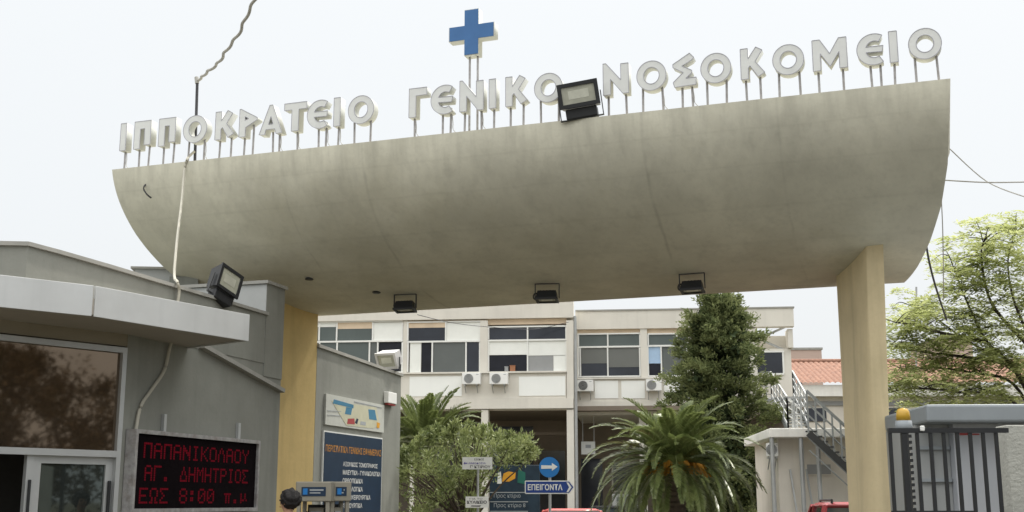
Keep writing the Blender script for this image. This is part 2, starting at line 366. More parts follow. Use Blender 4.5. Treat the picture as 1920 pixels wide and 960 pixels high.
for i in range(NS):
    for k in range(NA): b.faces.new((rows[i][k], rows[i][k + 1], rows[i + 1][k + 1], rows[i + 1][k]))
bt = [b.verts.new(HP((inset_r(math.pi / 2) * .0) + LEN * k / NA, DEP, ZT)) for k in range(NA + 1)]
for k in range(NA):
    b.faces.new((rows[NS][k], rows[NS][k + 1], bt[k + 1], bt[k])); b.faces.new((bt[k], bt[k + 1], rows[0][k + 1], rows[0][k]))
b.faces.new([r[0] for r in rows] + [bt[0]]); b.faces.new([r[NA] for r in rows][::-1] + [bt[NA]])
can = thing('gate_canopy', 'huge curved raw concrete gate canopy shaped like a boat hull', 'canopy', tuple(CORE))
hull = obj('hull', b, M_conc, can)
for p in hull.data.polygons: p.use_smooth = len(p.vertices) == 4
hull.data.set_sharp_from_angle(angle=R(35))
conc_joints(M_conc, AX, CORE)
# small scars: the rusty hook near the left end, holes in the soffit
def hull_hit(px, py):
    d = ray(px, py); best = None
    for i in range(1501):
        th = math.pi / 2 * i / 1500; n_, z_ = hull_sec(th)
        t = ((PR - V(0, 0, EYE)).dot(NX) + n_) / d.dot(NX); er = abs(EYE + t * d.z - z_)
        if best is None or er < best[0]: best = (er, d * t + V(0, 0, EYE), th)
    return best[1], best[2]
p, th = hull_hit(278, 358); b = BM()
tube(b, smooth_pts([p + V(-.04, 0, .12), p + V(-.06, -.06, .03), p + V(0, -.07, -.07), p + V(.06, -.02, -.12)], 5), .013)
obj('hook', b, M_cabd, can)
for q in ((580, 523), (706, 548)):
    p, th = hull_hit(*q); b = BM(); ms = Matrix.Translation(p)
    lathe(b, [(.055, -.02), (.075, -.008), (.06, .02)], 0, 0, 12); bmesh.ops.transform(b, matrix=ms, verts=b.verts); obj('drain_spout', b, M_blk2, can)

# pillars
pil = thing('gate_pillar', 'pale yellow plastered pillar under the right end of the canopy', 'pillar', tuple(atz(1625, 955, 1.55)[:2]) + (0,))
pil.location = (5.0, 16.9, 0)
def top_at(px, py): return hull_hit(px, py)[0]
tFL, tFR, tBL = top_at(1624, 462), top_at(1656, 458), top_at(1568, 518)
bFL, bFR, bBL = at(1634, 960, tFL.y), at(1673, 960, tFR.y), at(1592, 960, tBL.y)
def lift(top, bot, z): # point on the edge line at height z
    t = (z - bot.z) / (top.z - bot.z); return bot + (top - bot) * t
def ring(z):
    fl, fr_, bl = lift(tFL, bFL, z), lift(tFR, bFR, z), lift(tBL, bBL, z)
    br = fr_ + (bl - fl) * .9 + V(.25, .25, 0); bl2 = bl + V(.25, .35, 0)
    rnd = np.clip((4.9 - z) / 3, 0.12, 1) * .42
    a = fl + (bl - fl) * rnd * .45; c = fl + (fr_ - fl) * rnd * .9; m_ = (a + c) / 2 * .55 + fl * .45
    return [bl, a, (a * .5 + m_ * .5) * .7 + fl * .3 * 1.0 if False else a * .45 + m_ * .55, m_ * .55 + c * .45, c, fr_, br, bl2]
zs = [-.2, 1.0, 2.0, 3.0, 3.8, 4.5, 5.0, 5.32]
b = BM(); rs = [[b.verts.new(p) for p in ring(z)] for z in zs]
for r0, r1 in zip(rs, rs[1:]):
    for i in range(len(r0)): j = (i + 1) % len(r0); b.faces.new((r0[i], r0[j], r1[j], r1[i]))
b.faces.new(rs[0][::-1]); b.faces.new(rs[-1])
s = obj('shaft', b, M_yelp, pil, True); s.data.set_sharp_from_angle(angle=R(38))
tL, tR2 = top_at(527, 565), top_at(597, 590)
ypl = thing('gate_pillar', 'ochre yellow plastered wall pillar between the grey walls on the left', 'pillar', (tL.x, tL.y, 0))
PU = (V(tR2.x - tL.x, tR2.y - tL.y, 0)).normalized(); PFr = Fr((tL.x, tL.y), PU); PW = (V(tR2.x - tL.x, tR2.y - tL.y, 0)).length
b = BM(); box(b, PFr, -.5, PW, -.2, 5.30, -.9, 0, .012); obj('shaft', b, M_yel, ypl)

# ---------------------------------------------------------------- letters on the canopy edge
SIGN = Fr((PR.x + NX.x * .10, PR.y + NX.y * .10), -AX)
def arc(cx, cy, rx, ry, a0, a1, n=24): return [(cx + rx * math.cos(R(a0 + (a1 - a0) * i / n)), cy + ry * math.sin(R(a0 + (a1 - a0) * i / n))) for i in range(n + 1)]
T = .24
def glyph(ch):                                   # outlines in a unit-high box: (width, [outer, holes...], post xs)
    if ch == 'I': return .26, [[(0, 0), (.24, 0), (.24, 1), (0, 1)]], [.12]
    if ch == 'P': return .66, [[(0, 0), (T, 0), (T, .74), (.44, .74), (.44, .22), (.66, .22), (.66, 1), (0, 1)]] if False else [[(0, 0), (.25, 0), (.25, .72), (.43, .72), (.43, 0.12), (.68, .12), (.68, 1), (0, 1)]], [.13, .55]
    if ch == 'O': return .98, [arc(.49, .48, .49, .49, 0, 352, 40), arc(.49, .48, .26, .28, 0, 352, 30)], [.16, .80]
    if ch == 'K': return .74, [[(0, 0), (.24, 0), (.24, .36), (.30, .42), (.54, 0.04), (.76, .16), (.46, .55), (.70, .90), (.50, 1.02), (.24, .66), (.24, 1), (0, 1)]], [.12, .58]
    if ch == 'R': return .70, [[(0, 0), (.25, 0), (.25, .32), (.70, .56), (.70, .64), (.06, 1.0), (0, 1)], [(.22, .58), (.22, .72), (.36, .64)]], [.14, .48]
    if ch == 'A': return .86, [[(0, 0), (.22, -.02), (.26, .16), (.60, .16), (.66, -.02), (.88, .0), (.50, 1.02), (.38, 1.02)], [(.35, .34), (.44, .62), (.53, .34)]], [.44, .70]
    if ch == 'T': return .84, [[(.29, 0), (.56, 0), (.56, .76), (.86, .76), (.86, 1), (0, 1), (0, .76), (.29, .76)]], [.43]
    if ch == 'E':
        o = arc(.50, .49, .50, .50, 58, 302, 30); i_ = arc(.52, .49, .26, .27, 300, 198, 12) + [(.74, .39), (.78, .58)] + arc(.52, .49, .26, .27, 160, 60, 12)
        return .82, [o + i_], [.36, .66]
    if ch == 'G': return .66, [[(0, 0), (.26, 0), (.26, .74), (.66, .74), (.66, 1), (0, 1)]], [.14]
    if ch == 'N': return .84, [[(0, 0), (.25, 0), (.25, .52), (.66, 0), (.86, 0.0), (.86, 1), (.60, 1), (.60, .46), (.10, 1.06), (0, 1.06)]], [.13, .72]
    if ch == 'S': return .72, [[(.04, 0), (.74, .02), (.76, .26), (.42, .26), (.62, .42), (.62, .50), (.30, .68), (.62, .84), (.70, .92), (.56, 1.08), (0, .76), (0, .66), (.34, .46), (.0, .16)]], [.26, .58]
    if ch == 'M': return 1.06, [[(0, 0), (.24, 0), (.24, .55), (.53, .10), (.82, .55), (.82, 0.02), (1.06, .02), (1.06, 1), (.82, 1), (.53, .52), (.24, 1), (0, 1)]], [.14, .90]
def fill_curve(loops, ext, bev=0):
    cu = bpy.data.curves.new('g', 'CURVE'); cu.dimensions = '2D'; cu.fill_mode = 'BOTH'; cu.extrude = ext
    for lp in loops:
        s_ = cu.splines.new('POLY'); s_.points.add(len(lp) - 1); s_.use_cyclic_u = True
        for q, (x_, y_) in zip(s_.points, lp): q.co = (x_, y_, 0, 1)
    t = bpy.data.objects.new('g', cu); C.objects.link(t); bpy.context.view_layer.update()
    me = bpy.data.meshes.new_from_object(t.evaluated_get(bpy.context.evaluated_depsgraph_get()))
    bpy.data.objects.remove(t); bpy.data.curves.remove(cu); return me
NM = {'I': 'I', 'P': 'Pi', 'O': 'O', 'K': 'K', 'R': 'P', 'A': 'A', 'T': 'T', 'E': 'rounded E', 'G': 'Gamma', 'N': 'N', 'S': 'Sigma', 'M': 'M'}
LET = [('I', 226, 'white box letter I at the far left end of the canopy sign'), ('P', 252, 'white box letter Pi right beside the leftmost letter I'),
       ('P', 298, 'white box letter Pi touching the letter O by the thin pole'), ('O', 344, 'white ring letter O with the thin dark pole behind it'),
       ('K', 404, 'white box letter K right of the ring with the pole'), ('R', 449, 'white pointed letter P between K and A'),
       ('A', 487, 'white box letter A, the only A on the canopy'), ('T', 533, 'white box letter T, the only T on the canopy'),
       ('E', 576, 'white rounded E right of the letter T'), ('I', 626, 'white box letter I between rounded E and the end ring of the first word'),
       ('O', 653, 'white ring letter O that ends the first word'), ('G', 767, 'white box letter Gamma that starts the second word'),
       ('E', 808, 'white rounded E right of the letter Gamma'), ('N', 862, 'white box letter N standing in front of the blue cross posts'),
       ('I', 917, 'white box letter I just right of the blue cross posts'), ('K', 948, 'white box letter K left of the ring partly behind the big floodlight'),
       ('O', 1002, 'white ring letter O partly hidden by the big black floodlight'), ('N', 1131, 'white box letter N just right of the big black floodlight'),
       ('O', 1194, 'white ring letter O between letters N and Sigma'), ('S', 1262, 'white box letter Sigma, the only Sigma on the canopy'),
       ('O', 1314, 'white ring letter O between letters Sigma and K'), ('K', 1389, 'white box letter K between two rings in the third word'),
       ('O', 1449, 'white ring letter O between letters K and M'), ('M', 1524, 'white box letter M, the only M on the canopy'),
       ('E', 1607, 'white rounded E right of the letter M'), ('I', 1668, 'white box letter I left of the rightmost ring'),
       ('O', 1704, 'white ring letter O at the far right end of the canopy')]
EDGE = lambda px: 318 - (px - 210) * (318 - 147) / (1782 - 210)
for ch, px, lab in LET:
    wd, loops, posts = glyph(ch); a, _ = SIGN.px(px, EDGE(px) - 60, .08); fr_ = px / 1782
    h = .47 - .045 * fr_; zb = ZT + .31
    t = thing('sign_letter', lab, 'sign letter', tuple(SIGN.P(a + wd * h / 2, ZT)), 'letters of the hospital name on the canopy edge')
    sx = h * (1.0 if ch in 'IPRATE' else .97)
    loops = [[(x_ * sx, y_ * h) for x_, y_ in lp] for lp in loops]
    me = fill_curve(loops, .075); me.transform(SIGN.M(a, zb, 0)); obj('letter_box', me, M_letter, t)
    me = fill_curve(loops, .004); me.transform(SIGN.M(a, zb, .080)); obj('letter_face', me, M_lface, t)
    b = BM()
    for lp in loops:
        q_ = [SIGN.P(a + x_, zb + y_, .083) for x_, y_ in lp]
        for k in range(len(q_)): bar(b, q_[k], q_[(k + 1) % len(q_)], .009, .009) if (q_[k] - q_[(k + 1) % len(q_)]).length > 1e-4 else None
    obj('face_rim', b, M_lrim, t)
    for k, q in enumerate(posts):
        b = BM(); jit = random.uniform(-.012, .012); bot = ZT - .01; hh = .10 if ch in 'OE' else .24 if ch == 'R' and k else .05
        tube(b, [SIGN.P(a + q * sx + jit, bot), SIGN.P(a + q * sx, zb + hh)], .0165, 8)
        box(b, SIGN, a + q * sx + jit - .03, a + q * sx + jit + .03, ZT - .004, ZT + .008, -.03, .03); obj('post', b, M_post, t)
    if random.random() < .45:
        b = BM(); q = posts[-1] * sx; tube(b, smooth_pts([SIGN.P(a + q, zb + .02, -.03), SIGN.P(a + q + .02, zb - .12, -.02), SIGN.P(a + q + .03, ZT + .09, .0), SIGN.P(a + q + .09, ZT + .008, .02)], 5), .006); obj('cable', b, M_cab, t)

# blue cross
CRO = Fr((PR.x + NX.x * .42, PR.y + NX.y * .42), -AX)
ca, cb = CRO.px(884, 60, .08); hs = .37; bw = .115
t = thing('cross_sign', 'blue cross sign with white sides on tall posts above the letters', 'cross sign', tuple(CRO.P(ca, ZT)))
cl = [(-bw, -hs), (bw, -hs), (bw, -bw), (hs, -bw), (hs, bw), (bw, bw), (bw, hs), (-bw, hs), (-bw, bw), (-hs, bw), (-hs, -bw), (-bw, -bw)]
me = fill_curve([cl], .08); me.transform(CRO.M(ca, cb, 0)); obj('cross_box', me, M_letter, t)
s_ = .965; me = fill_curve([[(x_ * s_, y_ * s_) for x_, y_ in cl]], .004); me.transform(CRO.M(ca, cb, .0855)); obj('cross_face', me, M_blue, t)
for q in (-.055, .075):
    b = BM(); tube(b, [CRO.P(ca + q, ZT - .01), CRO.P(ca + q, cb - hs + .05)], .017, 8); box(b, CRO, ca + q - .04, ca + q + .04, ZT - .004, ZT + .01, -.04, .04); obj('post', b, M_post, t)

# ---------------------------------------------------------------- floodlights
def floodlight(label, w_, h_, d_, loc, rot, hm=None, group='floodlights', brk=1.0, loop=False, tilt=0.0, taper=.62, ballast=False):
    """faces -Y before it is turned; origin at the bracket foot"""
    t = thing('floodlight', label, 'floodlight', (0, 0, 0), group)
    hm = hm or M_blk2; zc = (h_ if not tilt else max(h_, d_)) / 2 + .10 * brk
    TM = Matrix.Translation((0, 0, zc)) @ Matrix.Rotation(tilt, 4, 'X') @ Matrix.Translation((0, 0, -zc))
    def obj(nm, b_, m_, par, **kw):
        if nm != 'bracket': bmesh.ops.transform(b_, matrix=TM, verts=b_.verts)
        return globals()['obj'](nm, b_, m_, par, **kw)
    b = BM(); k = taper
    hexa(b, [V(x_ * w_ / 2, -d_ * .30, zc + z_ * h_ / 2) for x_, z_ in ((-1, -1), (1, -1), (1, 1), (-1, 1))],
            [V(x_ * w_ / 2 * (.5 + taper / 2), d_ * .5, zc + z_ * h_ / 2 * k) for x_, z_ in ((-1, -1), (1, -1), (1, 1), (-1, 1))])
    for i in range(5):
        x_ = (-.3 + .15 * i) * w_; box(b, WORLD, x_ - .006, x_ + .006, zc - h_ * .28, zc + h_ * .28, -d_ * .56, -d_ * .30)
    obj('housing', b, hm, t)
    b = BM(); r_ = .035 * (w_ / .5) + .006
    for (x0, x1, z0, z1) in ((-w_ / 2 - .01, w_ / 2 + .01, zc + h_ / 2 - r_, zc + h_ / 2 + .01), (-w_ / 2 - .01, w_ / 2 + .01, zc - h_ / 2 - .01, zc - h_ / 2 + r_),
                             (-w_ / 2 - .01, -w_ / 2 + r_, zc - h_ / 2 + r_, zc + h_ / 2 - r_), (w_ / 2 - r_, w_ / 2 + .01, zc - h_ / 2 + r_, zc + h_ / 2 - r_)):
        box(b, WORLD, x0, x1, z0, z1, d_ * .302, d_ * .302 + .03)
    obj('rim', b, M_silv if hm == M_silv else M_blk, t)
    b = BM(); box(b, WORLD, -w_ / 2 + r_, w_ / 2 - r_, zc - h_ / 2 + r_, zc + h_ / 2 - r_, d_ * .302, d_ * .302 + .012); g = obj('lamp_glass', b, M_lens, t)
    b = BM(); box(b, WORLD, -w_ * .26, w_ * .26, zc - h_ * .16, zc + h_ * .2, d_ * .302 + .0125, d_ * .302 + .0145); obj('reflector', b, M_refl, g)
    b = BM()
    for s1 in (-1, 1):
        box(b, WORLD, s1 * (w_ / 2 + .024) - .006, s1 * (w_ / 2 + .024) + .006, .0, zc + .03, -.02, .02)
    box(b, WORLD, -w_ / 2 - .03, w_ / 2 + .03, -.012, 0, -.02, .02); obj('bracket', b, M_blk2, t)
    if ballast: b = BM(); box(b, WORLD, -w_ * .40, w_ * .40, zc - h_ / 2 - .16, zc - h_ / 2 - .012, -d_ * .35, d_ * .24, .015); obj('ballast_box', b, M_blk, t)
    if loop:
        b = BM(); tube(b, smooth_pts([V(w_ * .35, d_ * .3, zc), V(w_ * .62, d_ * .4, zc + .03), V(w_ * .72, d_ * .2, zc + .15), V(w_ * .5, .0, zc + .18), V(w_ * .38, 0, zc + .02)], 6), .013); obj('cable', b, M_blk2, t)
    t.location = loc; t.rotation_euler = rot; return t
yaw = math.atan2(NX.x, NX.y)                     # turns -Y to face out of the canopy front
a, z = CAN.px(1092, 205); 
floodlight('big black floodlight with pale glass on the canopy top edge', .56, .34, .34, CAN.P(a, ZT + .01, .0), (0, R(-7), -yaw + R(8)), M_blk, brk=1.6, tilt=R(8), taper=.88, ballast=True)
# three under the canopy: hung upside down from the soffit
ul = None
for (px, py), lab, ry in (((760, 552), 'leftmost black floodlight hanging under the canopy', 0), ((1026, 532), 'middle black floodlight hanging under the canopy', 1), ((1297, 513), 'rightmost black floodlight hanging under the canopy near the pillar', -1)):
    p, th = hull_hit(px, py); rot = (R(180) + R(24), R(ry), -yaw + R(-2 + ry))
    if ul is None:
        ul = floodlight(lab, .34, .20, .16, p + V(0, 0, -.008), (0, math.pi, -yaw + R(4)), M_blk, loop=True, brk=1.0, tilt=R(-80), taper=.72)
    else: copy_tree(ul, loc=p + V(0, 0, -.008), rot=(R(ry), math.pi + R(ry * .6), -yaw + R(4 + ry * 4)), label=lab)

# ---------------------------------------------------------------- gatehouse on the left
W0, W1_ = atz(85, 461, 4.6), atz(520, 592, 4.6)
WB = Fr((W0.x, W0.y), (W1_ - W0)[:2]); LW = WB.px(527, 700)[0]
cA = WB.px(236, 700)[0]; CO = WB.P(cA, 0)
WA = Fr((CO.x, CO.y), (math.sin(R(40)), math.cos(R(40))))          # a negative to the left of the corner
gh = thing('gatehouse', 'grey rendered gatehouse with glass front and projecting pale canopy', 'gatehouse', (CO.x, CO.y, 0))
b = BM(); 
def prism_xy(b_, pts, z0, z1): hexa(b_, [V(p[0], p[1], z0) for p in pts], [V(p[0], p[1], z1) for p in pts])
e0 = WB.P(LW, 0); e1 = WB.P(LW, 0, -4); l0 = WA.P(-6, 0); l1 = WA.P(-6, 0, -4)
box(b, WB, cA, LW, -.2, 4.45, -.35, 0)
obj('side_wall', b, M_grey, gh)
# upper parapet follows its own bend, out in front of the glazing
A0 = atz(-60, 452, 4.6); U = [V(A0.x - (W0.x - A0.x) * 3, A0.y - (W0.y - A0.y) * 3, 0), V(A0.x, A0.y, 0), V(W0.x - .12, W0.y - .2, 0), V(W0.x + .05, W0.y + .25, 0), WB.P(1.2, 0), WB.P(LW - .55, 0)]
def ribbon(b_, pts, z0, z1, out, inn):
    n_ = len(pts); o_, i_ = [], []
    for k, p in enumerate(pts):
        t_ = (pts[min(k + 1, n_ - 1)] - pts[max(k - 1, 0)]).normalized(); nn = V(t_.y, -t_.x, 0)
        o_.append(p + nn * out); i_.append(p - nn * inn)
    q = [[b_.verts.new(p + V(0, 0, z)) for p in lst] for lst, z in ((o_, z0), (o_, z1), (i_, z1), (i_, z0))]
    for k in range(n_ - 1):
        for s1 in range(4): b_.faces.new((q[s1][k], q[s1][k + 1], q[(s1 + 1) % 4][k + 1], q[(s1 + 1) % 4][k]))
    b_.faces.new([q[s1][0] for s1 in range(4)]); b_.faces.new([q[s1][-1] for s1 in range(4)][::-1])
b = BM(); ribbon(b, U, 3.80, 4.55, .012, .5); obj('parapet', b, M_grey, gh)
b = BM(); ribbon(b, U, 4.553, 4.60, .05, .5); obj('coping', b, M_coping, gh)
# raised end block
zt = WB.px(497, 525)[1]; aB = WB.px(497, 600)[0]
b = BM(); box(b, WB, aB, LW, 3.6, zt - .05, -1.6, .016); obj('end_block', b, M_grey, gh)
b = BM(); box(b, WB, aB - .014, aB - .002, 4.2, zt - .06, -1.6, .012); obj('block_facing', b, M_greyl, gh)
b = BM(); box(b, WB, aB - .05, LW + .04, zt - .05, zt, -1.64, .05); obj('block_coping', b, M_coping, gh)
# sloping ledge on the side wall
q0, q1 = WB.px(372, 648), WB.px(524, 733); b = BM(); bar(b, WB.P(q0[0], q0[1], .05), WB.P(q1[0], q1[1], .05), .10, .06); obj('sloping_ledge', b, M_coping, gh)
# front wall: pieces round the window and the door
wz1 = WA.px(225, 651)[1]; wz0 = WA.px(215, 853)[1]; wx1 = WA.px(224, 745)[0]
b = BM(); box(b, WA, wx1 + .06, .0, -.2, 3.77, -.3, -.004); box(b, WA, -7, 0.0, wz1 + .02, 3.79, -.32, -.01); obj('front_wall', b, M_warm, gh)
b = BM(); box(b, WA, -7, wx1 - .02, -.2, wz1, -1.6, -1.4); box(b, WA, -7, LW, -.1, .05, -2.5, -.4); obj('inner_wall', b, M_dark, gh)
b = BM(); prism_xy(b, [l0, WA.P(0, 0, -.5), WB.P(LW, 0, -.5), WB.P(LW, 0, -5), WA.P(-6, 0, -6)], 4.0, 4.2); obj('roof', b, M_grey, gh)
wn = obj('window', (lambda b_: (box(b_, WA, wx1, wx1 + .06, -.0, wz1, -.10, .02), box(b_, WA, -7, wx1, wz1 - .07, wz1, -.10, .022), box(b_, WA, -7, wx1, wz0 - .03, wz0 + .05, -.10, .024), b_)[-1])(BM()), M_frame, gh)
b = BM(); box(b, WA, -7, wx1 - .002, wz0 + .05, wz1 - .07, -.07, -.04); obj('pane', b, M_film, wn)
# aluminium door leaf below the transom
d0, d1 = WA.px(65, 905)[0], WA.px(214, 905)[0]; dz = wz0 - .032
dr = obj('door', (lambda b_: (box(b_, WA, d0, d0 + .09, .02, dz, -.12, -.05), box(b_, WA, d1 - .10, d1, .02, dz, -.12, -.05), box(b_, WA, d0 + .09, d1 - .10, dz - .09, dz, -.12, -.052), box(b_, WA, d0 + .09, d1 - .10, .02, .2, -.12, -.052), b_)[-1])(BM()), M_frame, gh)
b = BM(); box(b, WA, d0 + .09, d1 - .10, .2, dz - .09, -.10, -.08); obj('pane', b, M_door, dr)
b = BM(); box(b, WA, d1 - .065, d1 - .03, 1.55, 1.95, -.05, -.01, .008); obj('handle', b, M_blk, dr)
b = BM(); box(b, WA, d0 - .10, d0 - .01, .02, wz0 - .03, -.10, -.03); j = obj('door_jamb', b, M_frame, gh)
b = BM(); box(b, WA, d0 - .07, d0 - .04, 1.55, 1.95, -.03, .0, .006); obj('handle', b, M_blk, j)
# projecting canopy: two fascia panels and the soffit
f0, f1, f2 = atz(-160, 560, 3.77), atz(171, 593, 3.77), atz(465, 640, 3.77); f0 = f1 + (atz(0, 576, 3.77) - f1) * 2.6
def flat(v): return V(v.x, v.y, 0)
f0, f1, f2 = flat(f0), flat(f1), flat(f2); g1 = f1 + (f2 - f1).normalized() * .03
back = [WA.P(-6, 0, .0), WA.P(-1.2, 0, .0), WB.P(cA + .2, 0, .0), WB.P(WB.px(352, 655)[0], 0, .0)]
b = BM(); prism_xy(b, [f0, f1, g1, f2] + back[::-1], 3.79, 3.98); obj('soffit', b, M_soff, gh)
for p_, q_, nm in ((f0, f1, 'fascia_panel'), (g1, f2, 'fascia_panel')):
    fr_ = Fr(p_[:2], (q_ - p_)[:2]); b = BM(); box(b, fr_, 0, (q_ - p_).length, 3.77, 4.125, -.02, .012, .004); obj(nm, b, M_alu, gh)
fe = Fr(f2[:2], (back[-1] - f2)[:2]); b = BM(); box(b, fe, .0, (back[-1] - f2).length - .02, 3.772, 4.12, -.03, -.0); obj('fascia_panel', b, M_alu, gh)
# a lower roof box behind the parapet
rb = thing('roof_box', 'small pale plastered box on the gatehouse roof behind the parapet', 'roof box', tuple(at(300, 520, 20)))
rb.location.z = 4.6; F_ = Fr(at(248, 515, 20)[:2], (1, .1)); b = BM(); pbox(b, F_, 250, 338, 505, 600, -1, 0); obj('block', b, M_greyl, rb)
b = BM(); pbox(b, F_, 318, 372, 521, 600, -.9, .12); obj('block', b, M_grey, rb); b = BM(); pbox(b, F_, 246, 341, 501, 505, -1.04, .05); obj('coping', b, M_coping, rb)

# LED board
la0, lz1 = WB.px(236, 803); la1, lz1b = WB.px(471, 828); lz1 = (lz1 + lz1b) / 2; lz0 = 1.56
t = thing('led_board', 'wide black LED message board with red dotted text on the grey wall', 'message board', tuple(WB.P((la0 + la1) / 2, lz0)))
b = BM(); fw = .05
for q in ((la0, la1, lz1 - fw, lz1), (la0, la1, lz0, lz0 + fw), (la0, la0 + fw, lz0 + fw, lz1 - fw), (la1 - fw, la1, lz0 + fw, lz1 - fw)): box(b, WB, *q, .01, .16)
obj('frame', b, M_post, t)
b = BM(); box(b, WB, la0 + fw, la1 - fw, lz0 + fw, lz1 - fw, .02, .12); obj('screen', b, M_led, t)
for q in (.25, .86):
    b = BM(); aa = la0 + (la1 - la0) * q; box(b, WB, aa - .03, aa + .03, lz1, lz1 + .24, .004, .05); obj('hanger', b, M_frame, t)
DOT = {'Π': '11111 10001 10001 10001 10001 10001 10001', 'Α': '01110 10001 10001 11111 10001 10001 10001', 'Ν': '10001 11001 11101 10111 10011 10001 10001', 'Ι': '01110 00100 00100 00100 00100 00100 01110',
       'Κ': '10001 10010 10100 11000 10100 10010 10001', 'Ο': '01110 10001 10001 10001 10001 10001 01110', 'Λ': '00100 01010 01010 10001 10001 10001 10001', 'Υ': '10001 10001 01010 00100 00100 00100 00100',
       'Γ': '11111 10000 10000 10000 10000 10000 10000', '.': '00000 00000 00000 00000 00000 01100 01100', 'Δ': '00100 00100 01010 01010 10001 10001 11111', 'Η': '10001 10001 10001 11111 10001 10001 10001',
       'Μ': '10001 11011 10101 10101 10001 10001 10001', 'Τ': '11111 00100 00100 00100 00100 00100 00100', 'Ρ': '11110 10001 10001 11110 10000 10000 10000', 'Σ': '11111 10000 01000 00100 01000 10000 11111',
       'Ε': '11111 10000 10000 11110 10000 10000 11111', 'Ω': '01110 10001 10001 10001 01010 01010 11011', '8': '01110 10001 10001 01110 10001 10001 01110', '0': '01110 10001 10011 10101 11001 10001 01110',
       ':': '00000 01100 01100 00000 01100 01100 00000', 'π': '00000 00000 11111 01010 01010 01010 01010', 'μ': '00000 00000 10010 10010 10010 11101 10000', ' ': '00000 ' * 7}
wS, hS = la1 - la0 - 2 * fw, lz1 - lz0 - 2 * fw
for row, (s, st) in enumerate((('ΠΑΠΑΝΙΚΟΛΑΟΥ', .06), ('ΑΓ. ΔΗΜΗΤΡΙΟΣ', .075), ('ΕΩΣ 8:00 π.μ', .045))):
    b = BM(); n = len(s); x0 = la0 + fw + wS * st; x1 = la1 - fw - wS * .06; cw = (x1 - x0) / n; dw = cw / 6.0; dh = hS * .215 / 7
    zt_ = lz1 - fw - hS * (.11 + .305 * row)
    for i, ch in enumerate(s):
        for r_, line in enumerate(DOT[ch].split()):
            for c_, v in enumerate(line):
                if v == '1':
                    x_ = x0 + cw * i + dw * c_; z_ = zt_ - dh * r_
                    f = [b.verts.new(WB.P(xx, zz, .1225)) for xx, zz in ((x_ + dw * .06, z_ - dh * .92), (x_ + dw * .94, z_ - dh * .92), (x_ + dw * .94, z_ - dh * .08), (x_ + dw * .06, z_ - dh * .08))]; b.faces.new(f)
    obj('text_line', b, M_ledon, t)

# floodlight on the gatehouse roof edge
a, z = WB.px(409, 552)
floodlight('black floodlight with bright glass on the gatehouse roof edge', .43, .36, .28, WB.P(a, 4.60, .02), (R(2), R(20), R(56)), M_blk, brk=.8, tilt=R(-6), taper=.8, ballast=True)

# ---------------------------------------------------------------- grey wall with boards behind the ochre pillar
PE = PFr.P(PW, 0); XU = V(math.sin(R(16)), math.cos(R(16)), 0); WC = Fr((PE.x, PE.y), XU[:2])
cE = WC.px(750, 820)[0]; zA = WC.px(599, 646)[1]; zBb = WC.px(749, 700)[1]
sw = thing('boundary_wall', 'grey rendered wall carrying the map and the blue directory board', 'wall', (PE.x, PE.y, 0))
b = BM(); hexa(b, [WC.P(.0, -.2, 0), WC.P(cE, -.2, 0), WC.P(cE, -.2, -.4), WC.P(0, -.2, -.4)], [WC.P(.0, zA - .06, 0), WC.P(cE, zBb - .06, 0), WC.P(cE, zBb - .06, -.4), WC.P(0, zA - .06, -.4)]); obj('wall', b, M_grey, sw)
b = BM(); hexa(b, [WC.P(-.0, zA - .058, .04), WC.P(cE + .04, zBb - .058, .04), WC.P(cE + .04, zBb - .058, -.44), WC.P(-.0, zA - .058, -.44)], [WC.P(-.0, zA, .04), WC.P(cE + .04, zBb, .04), WC.P(cE + .04, zBb, -.44), WC.P(-.0, zA, -.44)]); obj('coping', b, M_coping, sw)
# map board
ma0, mz1 = WC.px(608, 738); ma1, _ = WC.px(717, 770); mz0 = WC.px(608, 796)[1]
t = thing('map_board', 'pale site map board with blue and red blocks on the grey wall', 'map board', tuple(WC.P((ma0 + ma1) / 2, mz0)))
mw, mh = ma1 - ma0, mz1 - mz0
b = BM(); box(b, WC, ma0, ma1, mz0, mz1, .002, .04); obj('board', b, M_map, t)
def patch(name, poly, m, c, par, fr_, a0, z0, w_, h_):
    b_ = BM(); lo = [fr_.P(a0 + x_ * w_, z0 + y_ * h_, c - .003) for x_, y_ in poly]; hi = [fr_.P(a0 + x_ * w_, z0 + y_ * h_, c) for x_, y_ in poly]
    hexa(b_, lo, hi); return obj(name, b_, m, par)
P_ = lambda nm, poly, m, c=.046: patch(nm, poly, m, c, t, WC, ma0, mz0, mw, mh)
P_('map_area', [(.08, .80), (.85, .86), (.92, .28), (.80, .10), (.33, .06)], M_mapg, .044)
P_('map_block', [(.10, .72), (.12, .86), (.44, .80), (.44, .68)], M_mapb); P_('map_block', [(.30, .44), (.32, .68), (.42, .68), (.40, .44)], M_mapb)
P_('map_block', [(.72, .40), (.70, .74), (.82, .76), (.86, .40)], M_mapb)
P_('map_block', [(.34, .12), (.35, .30), (.46, .34), (.47, .14)], M_rtxt); P_('map_block', [(.47, .2), (.5, .36), (.53, .34), (.51, .16)], M_navy)
P_('map_mark', [(.56, .16), (.57, .28), (.66, .28), (.66, .16)], M_dtxt); P_('map_mark', [(.86, .14), (.86, .34), (.92, .32), (.91, .14)], M_orange)
for yy in (.30, .44): P_('map_line', [(.02, yy), (.02, yy + .02), (.24, yy + .07), (.24, yy + .05)], M_dtxt)
P_('map_line', [(.45, .90), (.45, .93), (.95, .90), (.95, .87)], M_dtxt)
